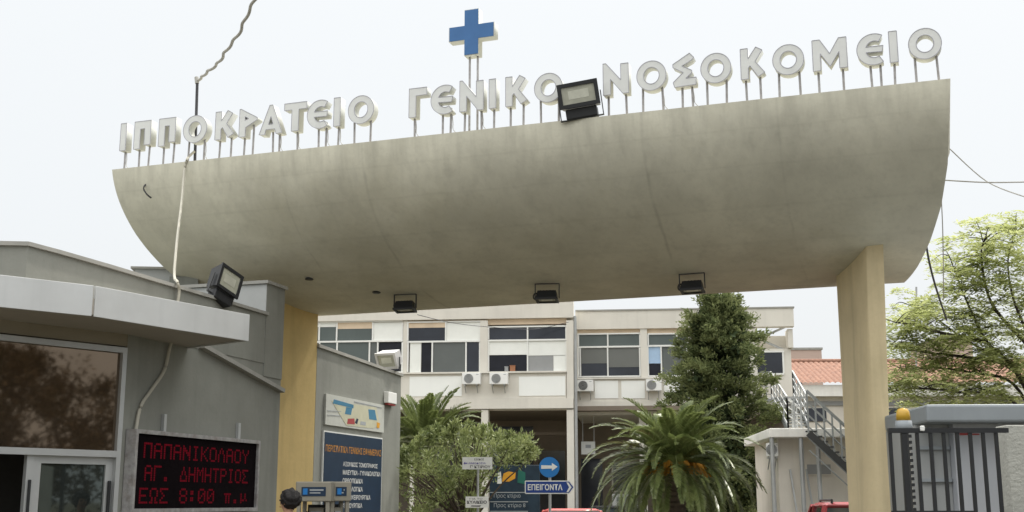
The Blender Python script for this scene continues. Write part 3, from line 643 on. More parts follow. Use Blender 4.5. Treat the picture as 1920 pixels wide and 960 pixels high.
# blue directory
ba0, bz1 = WC.px(604, 807); ba1, _ = WC.px(714, 832); bz0 = .75; bw_, bh_ = ba1 - ba0, bz1 - bz0
t = thing('directory_board', 'dark blue directory board with white Greek lines and an ochre heading', 'directory board', tuple(WC.P((ba0 + ba1) / 2, bz0)))
b = BM(); box(b, WC, ba0, ba1, bz0, bz1, .002, .035); obj('frame', b, M_whites, t)
b = BM(); box(b, WC, ba0 + .03, ba1 - .03, bz0 + .03, bz1 - .025, .036, .042); obj('panel', b, M_navy, t)
hz_ = WC.px(610, 830)[1]
lettering('ΠΕΡΙΣΤΑΤΙΚΑ ΓΕΝΙΚΗΣ ΕΦΗΜΕΡΙΑΣ', bw_ * .94, .13, M_otxt, t, WC.M(ba0 + bw_ * .03, hz_ - .16, .0435), .02)
for i, (s, fw_) in enumerate((('ΑΞΟΝΙΚΟΣ ΤΟΜΟΓΡΑΦΟΣ', .60), ('ΜΑΙΕΥΤΙΚΑ - ΓΥΝΑΙΚΟΛΟΓΙΚΑ', .66), ('ΟΡΘΟΠΕΔΙΚΑ', .34), ('ΠΑΘΟΛΟΓΙΚΑ', .34), ('ΠΑΙΔΟΧΕΙΡΟΥΡΓΙΚΑ', .48), ('ΧΕΙΡΟΥΡΓΙΚΑ', .34), ('', 0), ('ΟΥΡΟΛΟΓΙΚΑ', .33), ('Ω.Ρ.Λ.', .14))):
    if s: lettering(s, bw_ * fw_, .088, M_ltxt, t, WC.M(ba0 + bw_ * .31, hz_ - .40 - .152 * i, .0435), .015)
# alarm box
t = thing('alarm_box', 'small white alarm box near the top of the grey wall corner', 'alarm box', tuple(WC.P(WC.px(727, 760)[0], WC.px(727, 758)[1])))
b = BM(); F_ = WC; aa0, aa1 = WC.px(719, 750)[0], WC.px(735, 750)[0]; zz1, zz0 = WC.px(727, 736)[1], WC.px(727, 757)[1]
box(b, WC, aa0, aa1, zz0, zz1, .002, .11, .012); obj('case', b, M_white, t)
b = BM(); box(b, WC, aa0 + .03, aa1 - .03, zz0 - .035, zz0 - .001, .02, .09); obj('strobe', b, M_rtxt, t)
# floodlight on the grey wall
a, z = WC.px(738, 697)
floodlight('silver floodlight on the corner of the grey wall', .46, .34, .34, WC.P(a, z + .02, -.1), (R(4), 0, R(-24)), M_silv, brk=.8, tilt=R(24), taper=.8)

# ---------------------------------------------------------------- phone booths and caller
def booth(label, px0, px1, ptop, Y, ang, depth):
    p0, p1 = at(px0, ptop, Y), at(px1, ptop, Y); wd = (p1 - p0).length / max(.3, math.cos(R(ang))); H = p0.z
    F = Fr(p0[:2], (math.cos(R(ang)), math.sin(R(ang)))); t = thing('phone_booth', label, 'phone booth', tuple(F.P(wd / 2, 0, -depth / 2)), 'phone booths by the grey wall')
    b = BM()
    for a_ in (.0, wd - .05):
        for c_ in (-depth, -.05): box(b, F, a_, a_ + .05, 0, H - .26, c_, c_ + .05)
    for z_ in (.35, 1.0): box(b, F, .05, wd - .05, z_, z_ + .04, -depth + .005, -depth + .045)
    obj('frame', b, M_booth, t)
    b = BM(); box(b, F, -.02, wd + .02, H - .26, H, -depth - .02, .02, .012); obj('roof_box', b, M_booth, t)
    h = obj('header', (lambda b_: (box(b_, F, .06, wd - .05, H - .19, H - .07, .0205, .026), b_)[1])(BM()), M_navy, t)
    b = BM(); box(b, F, .08, .14, H - .17, H - .09, .0265, .029); obj('emblem', b, M_cyanb, h)
    b = BM(); box(b, F, .17, wd - .08, H - .12, H - .10, .0265, .028); box(b, F, .17, wd - .12, H - .155, H - .14, .0265, .028); obj('lettering_line', b, M_dtxt, h)
    b = BM(); box(b, F, .08, wd - .08, 1.05, H - .3, -depth + .06, -depth + .09); obj('back_panel', b, M_bdark, t)
    ph = obj('telephone', (lambda b_: (box(b_, F, wd * .28, wd * .72, 1.15, 1.62, -depth + .10, -depth + .24, .01), b_)[1])(BM()), M_booth, t)
    b = BM(); box(b, F, wd * .34, wd * .66, 1.50, 1.57, -depth + .241, -depth + .245); obj('screen', b, M_dtxt, ph)
    b = BM(); tube(b, smooth_pts([F.P(wd * .24, 1.56, -depth + .26), F.P(wd * .22, 1.48, -depth + .29), F.P(wd * .24, 1.36, -depth + .26)], 4), .022); obj('handset', b, M_blk, ph)
    return t
booth('metal phone booth with blue header next to the caller', 558, 619, 903, 16.2, 0, .5)
booth('narrow metal phone booth in front of the blue directory board', 621, 654, 903, 16.5, 25, .32)

def skin(name, verts, edges, rad, m, parent, lev=2):
    me = bpy.data.meshes.new(name); me.from_pydata(verts, edges, []); o = bpy.data.objects.new(name, me); C.objects.link(o)
    md = o.modifiers.new('s', 'SKIN'); md.use_smooth_shade = True
    sv = me.skin_vertices[0].data
    for i, r_ in enumerate(rad): sv[i].radius = r_ if isinstance(r_, tuple) else (r_, r_); sv[i].use_root = (i == 0)
    o.modifiers.new('d', 'SUBSURF').levels = lev
    bpy.context.view_layer.update(); me2 = bpy.data.meshes.new_from_object(o.evaluated_get(bpy.context.evaluated_depsgraph_get()))
    bpy.data.objects.remove(o); me2.name = name; return obj(name, me2, m, parent, True)
def person(label, loc, yaw_):
    t = thing('person', label, 'person', (0, 0, 0))
    v = [(0, 0, 1.0), (0, .01, 1.12), (0, .0, 1.30), (0, 0, 1.47), (0, 0, 1.54), (0, -.01, 1.60), (0, -.025, 1.68), (0, -.02, 1.76),
         (.10, 0, .96), (.11, -.01, .52), (.11, .02, .09), (.11, -.14, .045), (-.10, 0, .96), (-.11, .0, .52), (-.11, .03, .09), (-.11, -.13, .045),
         (.19, 0, 1.44), (.25, .02, 1.18), (.245, -.05, 1.05), (.23, -.12, .94), (-.19, 0, 1.44), (-.25, .02, 1.16), (-.23, -.12, .94)]
    e_ = [(0, 1), (1, 2), (2, 3), (3, 4), (4, 5), (5, 6), (6, 7), (0, 8), (8, 9), (9, 10), (10, 11), (0, 12), (12, 13), (13, 14), (14, 15), (3, 16), (16, 17), (17, 18), (18, 19), (3, 20), (20, 21), (21, 22)]
    r_ = [(.15, .11), (.14, .10), (.16, .115), (.10, .08), .055, .06, (.078, .098), (.070, .088), .085, .058, .042, .035, .085, .058, .042, .035, .06, .046, .036, .03, .06, .046, .032]
    skin('body', v, e_, r_, M_skin, t)
    # clothes a little outside the body
    tv = [(0, 0, .98), (0, .01, 1.12), (0, 0, 1.30), (0, 0, 1.45), (.19, 0, 1.43), (.26, -.025, 1.24), (-.19, 0, 1.43), (-.245, .015, 1.22)]
    skin('shirt', tv, [(0, 1), (1, 2), (2, 3), (3, 4), (4, 5), (3, 6), (6, 7)], [(.165, .125), (.155, .115), (.175, .13), (.11, .09), .072, .062, .072, .062], M_shirt, t)
    tv = [(0, 0, 1.0), (0, 0, .93), (.10, 0, .88), (.11, -.01, .52), (.11, .02, .10), (-.10, 0, .88), (-.11, 0, .52), (-.11, .03, .10)]
    skin('trousers', tv, [(0, 1), (1, 2), (2, 3), (3, 4), (1, 5), (5, 6), (6, 7)], [(.155, .12), (.15, .12), .10, .072, .06, .10, .072, .06], M_jeans, t)
    for s1 in (-1, 1): skin('shoe', [(s1 * .11, .05, .045), (s1 * .11, -.08, .045), (s1 * .11, -.19, .04)], [(0, 1), (1, 2)], [(.045, .045), (.048, .04), (.04, .03)], M_blk, t)
    # hands: palm and five fingers each
    for s1, o_, d_ in ((1, V(.23, -.125, .92), V(0, -.12, -1)), (-1, V(-.23, -.125, .92), V(0, -.12, -1))):
        d_ = d_.normalized(); sd_ = d_.cross(V(0, 1, 0.2)).normalized(); nn = sd_.cross(d_)
        hv = [o_, o_ + d_ * .045, o_ + d_ * .085]; he = [(0, 1), (1, 2)]; hr = [(.026, .02), (.036, .018), (.036, .016)]
        for k, L_ in enumerate((.066, .078, .074, .058)):
            q = o_ + d_ * .08 + sd_ * (-.030 + .02 * k); i0 = len(hv); hv += [q, q + d_ * L_ * .5 - nn * .012, q + d_ * L_ * .85 - nn * .035]; he += [(2, i0), (i0, i0 + 1), (i0 + 1, i0 + 2)]; hr += [.0095, .009, .008]
        q = o_ + d_ * .03 - sd_ * .035; i0 = len(hv); hv += [q, q + d_ * .03 - sd_ * .02, q + d_ * .06 - sd_ * .022]; he += [(1, i0), (i0, i0 + 1), (i0 + 1, i0 + 2)]; hr += [.012, .011, .009]
        skin('hand', [tuple(p_) for p_ in hv], he, hr, M_skin, t, 1)
    # face and hair
    b = BM(); hexa(b, [V(-.014, -.118, 1.665), V(.014, -.118, 1.665), V(.016, -.10, 1.66), V(-.016, -.10, 1.66)], [V(-.006, -.118, 1.71), V(.006, -.118, 1.71), V(.008, -.10, 1.71), V(-.008, -.10, 1.71)]); obj('nose', b, M_skin, t, True)
    for s1 in (-1, 1):
        b = BM(); bmesh.ops.create_icosphere(b, subdivisions=2, radius=.012, matrix=Matrix.Translation((s1 * .032, -.105, 1.712))); obj('eye', b, M_ink, t, True)
        b = BM(); bmesh.ops.create_icosphere(b, subdivisions=2, radius=.03, matrix=Matrix.Translation((s1 * .082, -.01, 1.69)) @ Matrix.Diagonal((.35, .7, 1.1, 1))); obj('ear', b, M_skin, t, True)
    b = BM(); bar(b, V(-.022, -.113, 1.635), V(.022, -.113, 1.635), .008, .008); obj('mouth', b, M_rtxt, t)
    b = BM(); bmesh.ops.create_icosphere(b, subdivisions=4, radius=.122, matrix=Matrix.Translation((0, .014, 1.725)) @ Matrix.Diagonal((.92, 1.06, .98, 1)))
    for q in b.verts:
        r2 = random.uniform(-.006, .010) + .014 * math.sin(q.co.x * 60 + q.co.z * 35) * math.sin(q.co.y * 52 + q.co.z * 41); q.co += (q.co - V(0, .012, 1.735)).normalized() * r2
        if q.co.y < -.07 and q.co.z < 1.755: q.co.y = -.07 + (q.co.y + .07) * .1; q.co.z = max(q.co.z, 1.67)
    obj('hair', b, M_hair, t, True)
    t.location = loc; t.rotation_euler = (0, 0, yaw_); return t
pp = at(543, 920, 14.5); person('dark haired person seen from the chest up beside the phone booth', (pp.x, pp.y, 0.0), R(-112))

# ---------------------------------------------------------------- main hospital building
UB = (math.cos(R(6.0)), -math.sin(R(6.0)))
p = at(1075, 700, 45); F1 = Fr(p[:2], UB); p = at(1079, 700, 46.1); F2 = Fr(p[:2], UB)
hb = thing('hospital_building', 'cream two-storey hospital block with bands of large white framed windows', 'building', (F1.O.x, F1.O.y, 0))
def wallpiece(name, m, fr_, rects):
    for q in rects: b_ = BM(); pbox(b_, fr_, *q); obj(name, b_, m, hb)
wallpiece('parapet', M_fac, F1, [(430, 1075, 560, 600.5, -.45, .06)])
b = BM(); L0 = F1.px(430, 700)[0]; zc = F1.px(1000, 768)[1]; zr = F1.px(1070, 573)[1]
box(b, F1, L0, 0, zc, zr - .3, -10, -.30); obj('core_wall', b, M_fac, hb)
wallpiece('lintel', M_lint, F1, [(430, 1062, 601, 611, -.29, -.10)])
wallpiece('pier', M_fac, F1, [(755, 763, 601, 699, -.28, -.03), (900.5, 914.5, 601, 699, -.28, .03), (1062.5, 1075, 601, 749, -.28, .05)])
wallpiece('sill', M_fac, F1, [(430, 1062, 699, 702, -.28, .10)])
wallpiece('spandrel', M_fac, F1, [(430, 1062, 702.5, 749, -.28, .0)])
wallpiece('spandrel_panel', M_facw, F1, [(660, 750, 707, 743, 0, .025), (768, 866, 706, 743, 0, .025), (973, 1060, 706, 742, 0, .025)])
wallpiece('floor_band', M_fac, F1, [(430, 1075, 749.3, 768, -.28, .07)])
for q in (769, 902, 1063.5): b = BM(); pbox(b, F1, q, q + 13, 768.3, 985, -.45, .02); obj('ground_column', b, M_fac, hb)
wallpiece('roof_edge', M_coping, F1, [(430, 1076, 557, 560, -.5, .1)])
def window(fr_, x0, x1, y0, ymid, y1, vups, vlows, pups, plows, t=2.6):
    """frame with upper and lower lights; panes are (x0, x1, y0, y1, material, recess)"""
    b_ = BM()
    pbox(b_, fr_, x0, x1, y0 - t * .5, y0 + t * .5, -.12, -.02); pbox(b_, fr_, x0, x1, ymid - t * .6, ymid + t * .6, -.12, -.012); pbox(b_, fr_, x0, x1, y1 - t * .6, y1 + t * .3, -.12, -.014)
    for q in (x0 + t / 2, x1 - t / 2): pbox(b_, fr_, q - t / 2, q + t / 2, y0 + t * .5, ymid - t * .6, -.12, -.018); pbox(b_, fr_, q - t / 2, q + t / 2, ymid + t * .6, y1 - t * .6, -.12, -.018)
    for q in vups: pbox(b_, fr_, q - t / 2, q + t / 2, y0 + t * .5, ymid - t * .6, -.12, -.02)
    for q in vlows: pbox(b_, fr_, q - t / 2, q + t / 2, ymid + t * .6, y1 - t * .6, -.12, -.02)
    wd_ = obj('window', b_, M_wframe, hb)
    for nm, xa, xb, ya, yb, m in pups + plows:
        b_ = BM(); dpt = {'pane': -.07, 'blind': -.06, 'panel': -.06, 'opening': -.085}[nm]; pbox(b_, fr_, xa, xb, ya, yb, dpt - .015, dpt); obj('pane' if nm == 'opening' else nm, b_, m, wd_)  # openings are near-black sheets, the dark recess put into their colour
window(F1, 560, 755, 603, 640, 699, (598, 631, 698.5), (598, 631, 692, 707.5),
       [('pane', 562, 629, 613, 638.5, M_ggrn), ('blind', 562, 629, 604, 613, M_blind), ('pane', 632, 697, 616, 638.5, M_ggrn), ('blind', 632, 697, 604, 616, M_lint), ('panel', 700, 753, 604, 638.5, M_blind)],
       [('pane', 562, 630, 641, 698, M_ggrn), ('pane', 632, 691, 641, 698, M_ggrn), ('pane', 693, 706, 641, 698, M_ggrey), ('opening', 709, 753, 641, 698, M_gblk)])
window(F1, 763, 900.5, 603, 640, 699, (835.5,), (810, 873.5),
       [('pane', 766, 834, 614, 638.5, M_gdark), ('blind', 766, 834, 604, 614, M_lint), ('panel', 837, 898, 604, 638.5, M_blind)],
       [('blind', 768, 789, 641, 698, M_blind), ('opening', 789.5, 809, 641, 698, M_gblk), ('pane', 811.5, 872.5, 641, 698, M_ggrey), ('pane', 875, 898, 641, 698, M_gdark)])
window(F1, 914.5, 1062.5, 612, 637.5, 697.5, (989,), (989,),
       [('pane', 917, 988, 613, 636, M_gdark), ('pane', 990.5, 1060, 613, 636, M_gdark)],
       [('blind', 917, 988, 639, 665, M_blind), ('opening', 917, 988, 665.5, 696, M_gblk), ('blind', 990.5, 1060, 639, 666, M_blind), ('pane', 990.5, 1037, 666.5, 696, M_gblind), ('blind', 1037.5, 1060, 666.5, 696, M_blind)])
# right wing, set back
wallpiece('parapet', M_fac, F2, [(1079, 1488, 581, 615, -.4, .06)])
b = BM(); L1 = F2.px(1487, 700)[0]; zc2 = F2.px(1150, 778)[1]; zr2 = F2.px(1250, 581)[1]
box(b, F2, 0, F2.px(1420, 700)[0], zc2, zr2 - .2, -9, -.30); box(b, F2, F2.px(1420, 700)[0], L1, zc2 + .5, zr2 - .95, -9, -.9); obj('core_wall', b, M_fac, hb)
wallpiece('lintel', M_lint, F2, [(1080, 1300, 616, 625.5, -.29, -.08)])
wallpiece('pier', M_fac, F2, [(1079, 1083, 616, 708, -.28, .0), (1201, 1214, 616, 708, -.28, .02), (1290, 1420, 616, 750, -.28, .0)])
wallpiece('sill', M_fac, F2, [(1080, 1400, 707, 710, -.28, .09)])
wallpiece('spandrel', M_fac, F2, [(1080, 1420, 710.3, 752, -.28, .0)])
wallpiece('spandrel_panel', M_facw, F2, [(1115, 1159, 714, 747, 0, .025), (1165, 1209, 714, 747, 0, .025), (1245, 1330, 714, 747, 0, .025)])
wallpiece('floor_band', M_fac, F2, [(1080, 1425, 752.3, 777, -.28, .07)])
wallpiece('end_bay', M_fac, F2, [(1420, 1487, 652, 760, -.89, -.30), (1478, 1487.5, 616, 651, -.9, -.1)])
wallpiece('roof_edge', M_coping, F2, [(1079, 1489, 578.5, 581, -.45, .1)])
b = BM(); bar(b, F2.P(F2.px(1424, 632)[0], F2.px(1424, 632)[1], -.55), F2.P(F2.px(1478, 608)[0], F2.px(1478, 608)[1], -.55), .08, .08); bar(b, F2.P(F2.px(1436, 636)[0], F2.px(1436, 636)[1], -.60), F2.P(F2.px(1472, 652)[0], F2.px(1472, 652)[1], -.60), .08, .08); obj('brace', b, M_galv, hb)
window(F2, 1083, 1201, 625.5, 650, 706, (1139.5,), (1088, 1139.5),
       [('pane', 1086, 1138, 627, 648.5, M_ggrn), ('pane', 1141, 1199, 627, 648.5, M_ggrn)],
       [('pane', 1090, 1138, 652, 704.5, M_gdark), ('blind', 1090, 1138, 652, 681, M_gshade), ('pane', 1141, 1199, 652, 704.5, M_gdark), ('blind', 1141, 1199, 652, 688, M_gshade)])
window(F2, 1214, 1290, 625.5, 648, 705, (1269,), (1240,),
       [('pane', 1217, 1268, 627, 646.5, M_ggrn), ('pane', 1271, 1288, 627, 646.5, M_gdark)],
       [('pane', 1216.5, 1239, 650, 681, M_sky), ('opening', 1216.5, 1239, 681.5, 704, M_gblk), ('pane', 1242, 1288, 650, 704, M_ggrey)])
F2b = Fr(F2.P(0, 0, -.30)[:2], UB)
b = BM(); pbox(b, F2b, 1418, 1470, 658, 661, .002, .05); pbox(b, F2b, 1418, 1470, 700, 703, .002, .05); pbox(b, F2b, 1467, 1470, 661, 700, .002, .048); wd_ = obj('window', b, M_wframe, hb)
b = BM(); pbox(b, F2b, 1418, 1467, 661, 700, .002, .02); obj('pane', b, M_gdark, wd_)
# ground floor recess
zf = F1.px(1000, 768)[1]
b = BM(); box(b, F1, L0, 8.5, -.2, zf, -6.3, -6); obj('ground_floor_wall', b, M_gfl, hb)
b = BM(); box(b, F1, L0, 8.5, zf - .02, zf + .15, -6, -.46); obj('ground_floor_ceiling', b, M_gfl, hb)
for q in (1200, 1330): b = BM(); pbox(b, F2, q, q + 13, 777.3, 985, -.4, .0); obj('ground_column', b, M_fac, hb)
FG = Fr(F1.P(0, 0, -6)[:2], UB)
for (x0, x1, y0, y1, m) in ((925, 1000, 800, 900, M_gdark), (1010, 1060, 845, 960, M_gdark), (1090, 1130, 860, 960, M_gdark), (1150, 1200, 870, 920, M_gdark), (1300, 1390, 840, 960, M_gdark), (820, 890, 790, 900, M_gdark)):
    b = BM(); pbox(b, FG, x0 - 3, x1 + 3, y0 - 3, y1 + 3, .002, .03); d_ = obj('window', b, M_fac if x0 > 1140 else M_gfl, hb); b = BM(); pbox(b, FG, x0, x1, y0, y1, .032, .05); obj('pane', b, m, d_)
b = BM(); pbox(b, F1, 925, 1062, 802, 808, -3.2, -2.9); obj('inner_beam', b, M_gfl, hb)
# little things on the sill of the open window
for x0, x1, y0, m, lab in ((946, 953, 688, M_gblind, 'small grey box on the sill inside the open hospital window'), (956, 966, 686, mat('clay_pot', (.33, .15, .08), .8), 'small orange flower pot on the sill inside the open hospital window')):
    q = F1.px((x0 + x1) / 2, 696, -.07); t = thing('window_pot', lab, 'pot', tuple(F1.P(q[0], q[1], -.05))); b = BM(); a0_, a1_ = F1.px(x0, 690)[0], F1.px(x1, 690)[0]; zz0, zz1 = F1.px(950, 696.5)[1], F1.px(950, y0)[1]
    box(b, F1, a0_, a1_, zz0, zz1, -.075, .02, .015); obj('pot', b, m, t); b = BM(); box(b, F1, a0_ - .01, a1_ + .01, zz1, zz1 + .02, -.078, .024); obj('lip', b, m, t)
# downpipe
b = BM(); a = F1.px(1079, 700)[0]; tube(b, [F1.P(a, 0, -.06), F1.P(a, zr - .4, -.06)], .06, 8); tag(obj('downpipe', b, M_galv), 'grey downpipe in the corner where the hospital blocks meet', 'downpipe')
# small signs in the arcade
for x0, x1, y0, y1, lab, c in ((1090, 1116, 828, 852, 'small pale sign hanging in the shaded arcade', -.8), (1148, 1196, 926, 952, 'white low panel standing in the shaded arcade left of the palm', -2)):
    t = thing('arcade_sign', lab, 'sign', tuple(F2.P(F2.px((x0 + x1) / 2, y1)[0], 0, c))); F_ = Fr(F2.P(0, 0, c)[:2], UB)
    b = BM(); pbox(b, F_, x0, x1, y0, y1, 0, .04); obj('panel', b, M_whites, t)
    b = BM(); pbox(b, F_, x0 + 8, x1 - 8, y0 + 6, y1 - 12, .041, .045); obj('marking', b, M_dtxt, t)
    b = BM()
    for k in (x0 + 2, x1 - 3): pbox(b, F_, k, k + 1.2, (y1 if y0 > 900 else 778), (990 if y0 > 900 else y0), .01, .03)
    obj('support', b, M_galv, t)

# air conditioners
def aircon(label, fr_, x0, x1, y0, y1, dark=False, c=.0):
    a0, a1 = fr_.px(x0, y0)[0], fr_.px(x1, y0)[0]; z0, z1 = fr_.px(x0, y1)[1], fr_.px(x0, y0)[1]; D_ = .30; wd_ = a1 - a0; hh = z1 - z0
    t = thing('air_conditioner', label, 'air conditioner', tuple(fr_.P((a0 + a1) / 2, z0, c)), 'outdoor air conditioner units')
    b = BM(); box(b, fr_, a0, a1, z0, z1, c + .06, c + .06 + D_, .012); obj('case', b, M_white, t)
    b = BM(); cx_, cz_ = a0 + wd_ * .36, (z0 + z1) / 2; r_ = hh * .40
    for k in range(5):
        rr = r_ * (1 - k * .2)
        pts = [fr_.P(cx_ + rr * math.cos(i * math.pi / 10), cz_ + rr * math.sin(i * math.pi / 10), c + .06 + D_ + .010) for i in range(21)]; tube(b, pts, .008, 4, cap=False)
    g = obj('fan_grille', b, M_galv, t)
    b = BM(); ctr = [fr_.P(cx_ + r_ * math.cos(i * math.pi / 12), cz_ + r_ * math.sin(i * math.pi / 12), c + .06 + D_ + .002) for i in range(24)]; b.faces.new([b.verts.new(q) for q in ctr]); obj('fan_opening', b, M_blk2 if dark else M_gblind, g)
    b = BM(); box(b, fr_, a0 + wd_ * .76, a0 + wd_ * .9, z1 - hh * .18, z1 - hh * .13, c + .0605 + D_, c + .064 + D_); obj('badge', b, M_dtxt, t)
    for q in (.15, .8):
        b = BM(); aa = a0 + wd_ * q; bar(b, fr_.P(aa, z0 - .03, c + .002), fr_.P(aa, z0 - .03, c + .40), .03, .035); bar(b, fr_.P(aa, z0 - .30, c + .004), fr_.P(aa, z0 - .05, c + .34), .025, .025); obj('bracket', b, M_galv, t)
aircon('leftmost white air conditioner under the hospital windows', F1, 869, 903, 701, 722)
aircon('white air conditioner under the window with half drawn blinds', F1, 920, 954, 701, 722)
aircon('white air conditioner with dark fan right of the downpipe', F2, 1083, 1113, 714, 735, True)
aircon('white air conditioner half hidden by the conifer', F2, 1211, 1240, 713, 734)

# thin sagging wire in front of the hospital windows
b = BM(); tube(b, smooth_pts([at(783, 590, 30), at(842, 604, 34), at(905, 612, 40), at(1000, 617, 44), at(1066, 604, 44.5)], 6), .010, 4); tag(obj('wire', b, M_cabd), 'thin dark wire sagging across the hospital windows', 'wire')

# ---------------------------------------------------------------- plants
def leafmesh(pos, dirs, nor, ln, wd_):
    n = len(pos); d = dirs / np.maximum(np.linalg.norm(dirs, axis=1, keepdims=True), 1e-6)
    s = np.cross(d, nor); s /= np.maximum(np.linalg.norm(s, axis=1, keepdims=True), 1e-6)
    ln = np.asarray(ln).reshape(-1, 1) * np.ones((n, 1)); wd_ = np.asarray(wd_).reshape(-1, 1) * np.ones((n, 1))
    v = np.stack([pos, pos + d * ln * .45 + s * wd_ / 2, pos + d * ln, pos + d * ln * .45 - s * wd_ / 2], 1).reshape(-1, 3)
    me = bpy.data.meshes.new('leaves'); me.vertices.add(4 * n); me.vertices.foreach_set('co', v.ravel().astype(np.float32))
    me.loops.add(4 * n); me.loops.foreach_set('vertex_index', np.arange(4 * n, dtype=np.int32)); me.polygons.add(n)
    me.polygons.foreach_set('loop_start', np.arange(0, 4 * n, 4, dtype=np.int32)); me.update(calc_edges=True); me.validate(); return me
def unit(n):
    v = rng.normal(size=(n, 3)); return v / np.linalg.norm(v, axis=1, keepdims=True)
def clumps(cs, rads, per, ln, wd_, outward=.6, up=.3, center=None, flatten=1.0):
    P, D_, N_ = [], [], []
    for c, r_ in zip(cs, rads):
        k = max(4, int(per * random.uniform(.7, 1.3))); u_ = unit(k) * (rng.random((k, 1)) ** .5) * r_; u_[:, 2] *= flatten
        P.append(np.array(c) + u_); D_.append(outward * u_ / r_ + unit(k) * .6 + np.array([0, 0, up])); N_.append(unit(k) + np.array([0, 0, .6]))
    P, D_, N_ = np.vstack(P), np.vstack(D_), np.vstack(N_); n = len(P)
    return leafmesh(P, D_, N_, ln * (.6 + .8 * rng.random(n)), wd_ * (.6 + .8 * rng.random(n)))

# conifer
cf = at(1342, 900, 38.5); gz = 0
t = thing('conifer_tree', 'tall dark shaggy conifer in front of the hospital', 'tree', (cf.x, cf.y, 0))
ztop = at(1368, 556, 38.5).z + .0; b = BM(); tube(b, [V(cf.x, cf.y, -.1), V(cf.x + .1, cf.y, 3), V(cf.x + .3, cf.y, ztop - .6)], .20, 8, .03); obj('trunk', b, M_barkd, t)
cs, rs_, tips = [], [], BM()
def half_width(z):                                 # metres at height z (outline measured on the photograph)
    zz = [1.0, 2.0, 3.2, 4.3, 5.2, 6.2, 7.2, 7.9, 8.5]; ww = [2.1, 2.4, 2.3, 2.15, 1.9, 1.55, 1.2, .85, .35]
    return np.interp(z, zz, ww)
K = ztop / 8.5
for i in range(520):
    z_ = (1.0 + 7.4 * random.random() ** .9) * K; ph = random.uniform(0, 2 * math.pi); lob = .78 + .42 * math.sin(ph * 3 + z_ * 1.7) * math.sin(z_ * 2.6 + ph)
    rr = half_width(z_ / K) * lob * random.uniform(.40, 1.08); ax_ = cf.x + .3 * z_ / ztop + .0
    c = V(ax_ + rr * math.cos(ph), cf.y + rr * math.sin(ph), z_ + rr * .10); cs.append(c); rs_.append(random.uniform(.16, .36))
    if i % 3 == 0: tube(tips, [V(ax_, cf.y, z_ - .25), (V(ax_, cf.y, z_ - .2) + c) / 2, c], .02, 4, .006)
obj('branches', tips, M_barkd, t)
P, D_, N_ = [], [], []
for c, r_ in zip(cs, rs_):
    k = 125; out = np.array([c.x - cf.x - .2, c.y - cf.y, .45]); out /= np.linalg.norm(out)
    u_ = unit(k) * (rng.random((k, 1)) ** .6) * r_; u_ += out * (rng.random((k, 1)) - .4) * r_ * 1.2; u_[:, 2] *= .75
    P.append(np.array(c) + u_); D_.append(out * .8 + unit(k) * .7); N_.append(unit(k))
P, D_, N_ = np.vstack(P), np.vstack(D_), np.vstack(N_); n = len(P)
obj('crown', leafmesh(P, D_, N_, .08 + .11 * rng.random(n), .03 + .04 * rng.random(n)), L_con, t)
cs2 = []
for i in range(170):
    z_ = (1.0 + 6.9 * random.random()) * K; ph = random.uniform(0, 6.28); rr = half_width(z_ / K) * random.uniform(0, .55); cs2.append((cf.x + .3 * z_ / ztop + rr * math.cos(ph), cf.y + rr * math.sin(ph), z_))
obj('inner_foliage', clumps(cs2, [.42] * len(cs2), 46, .26, .13, .4, 0), L_con2, t)

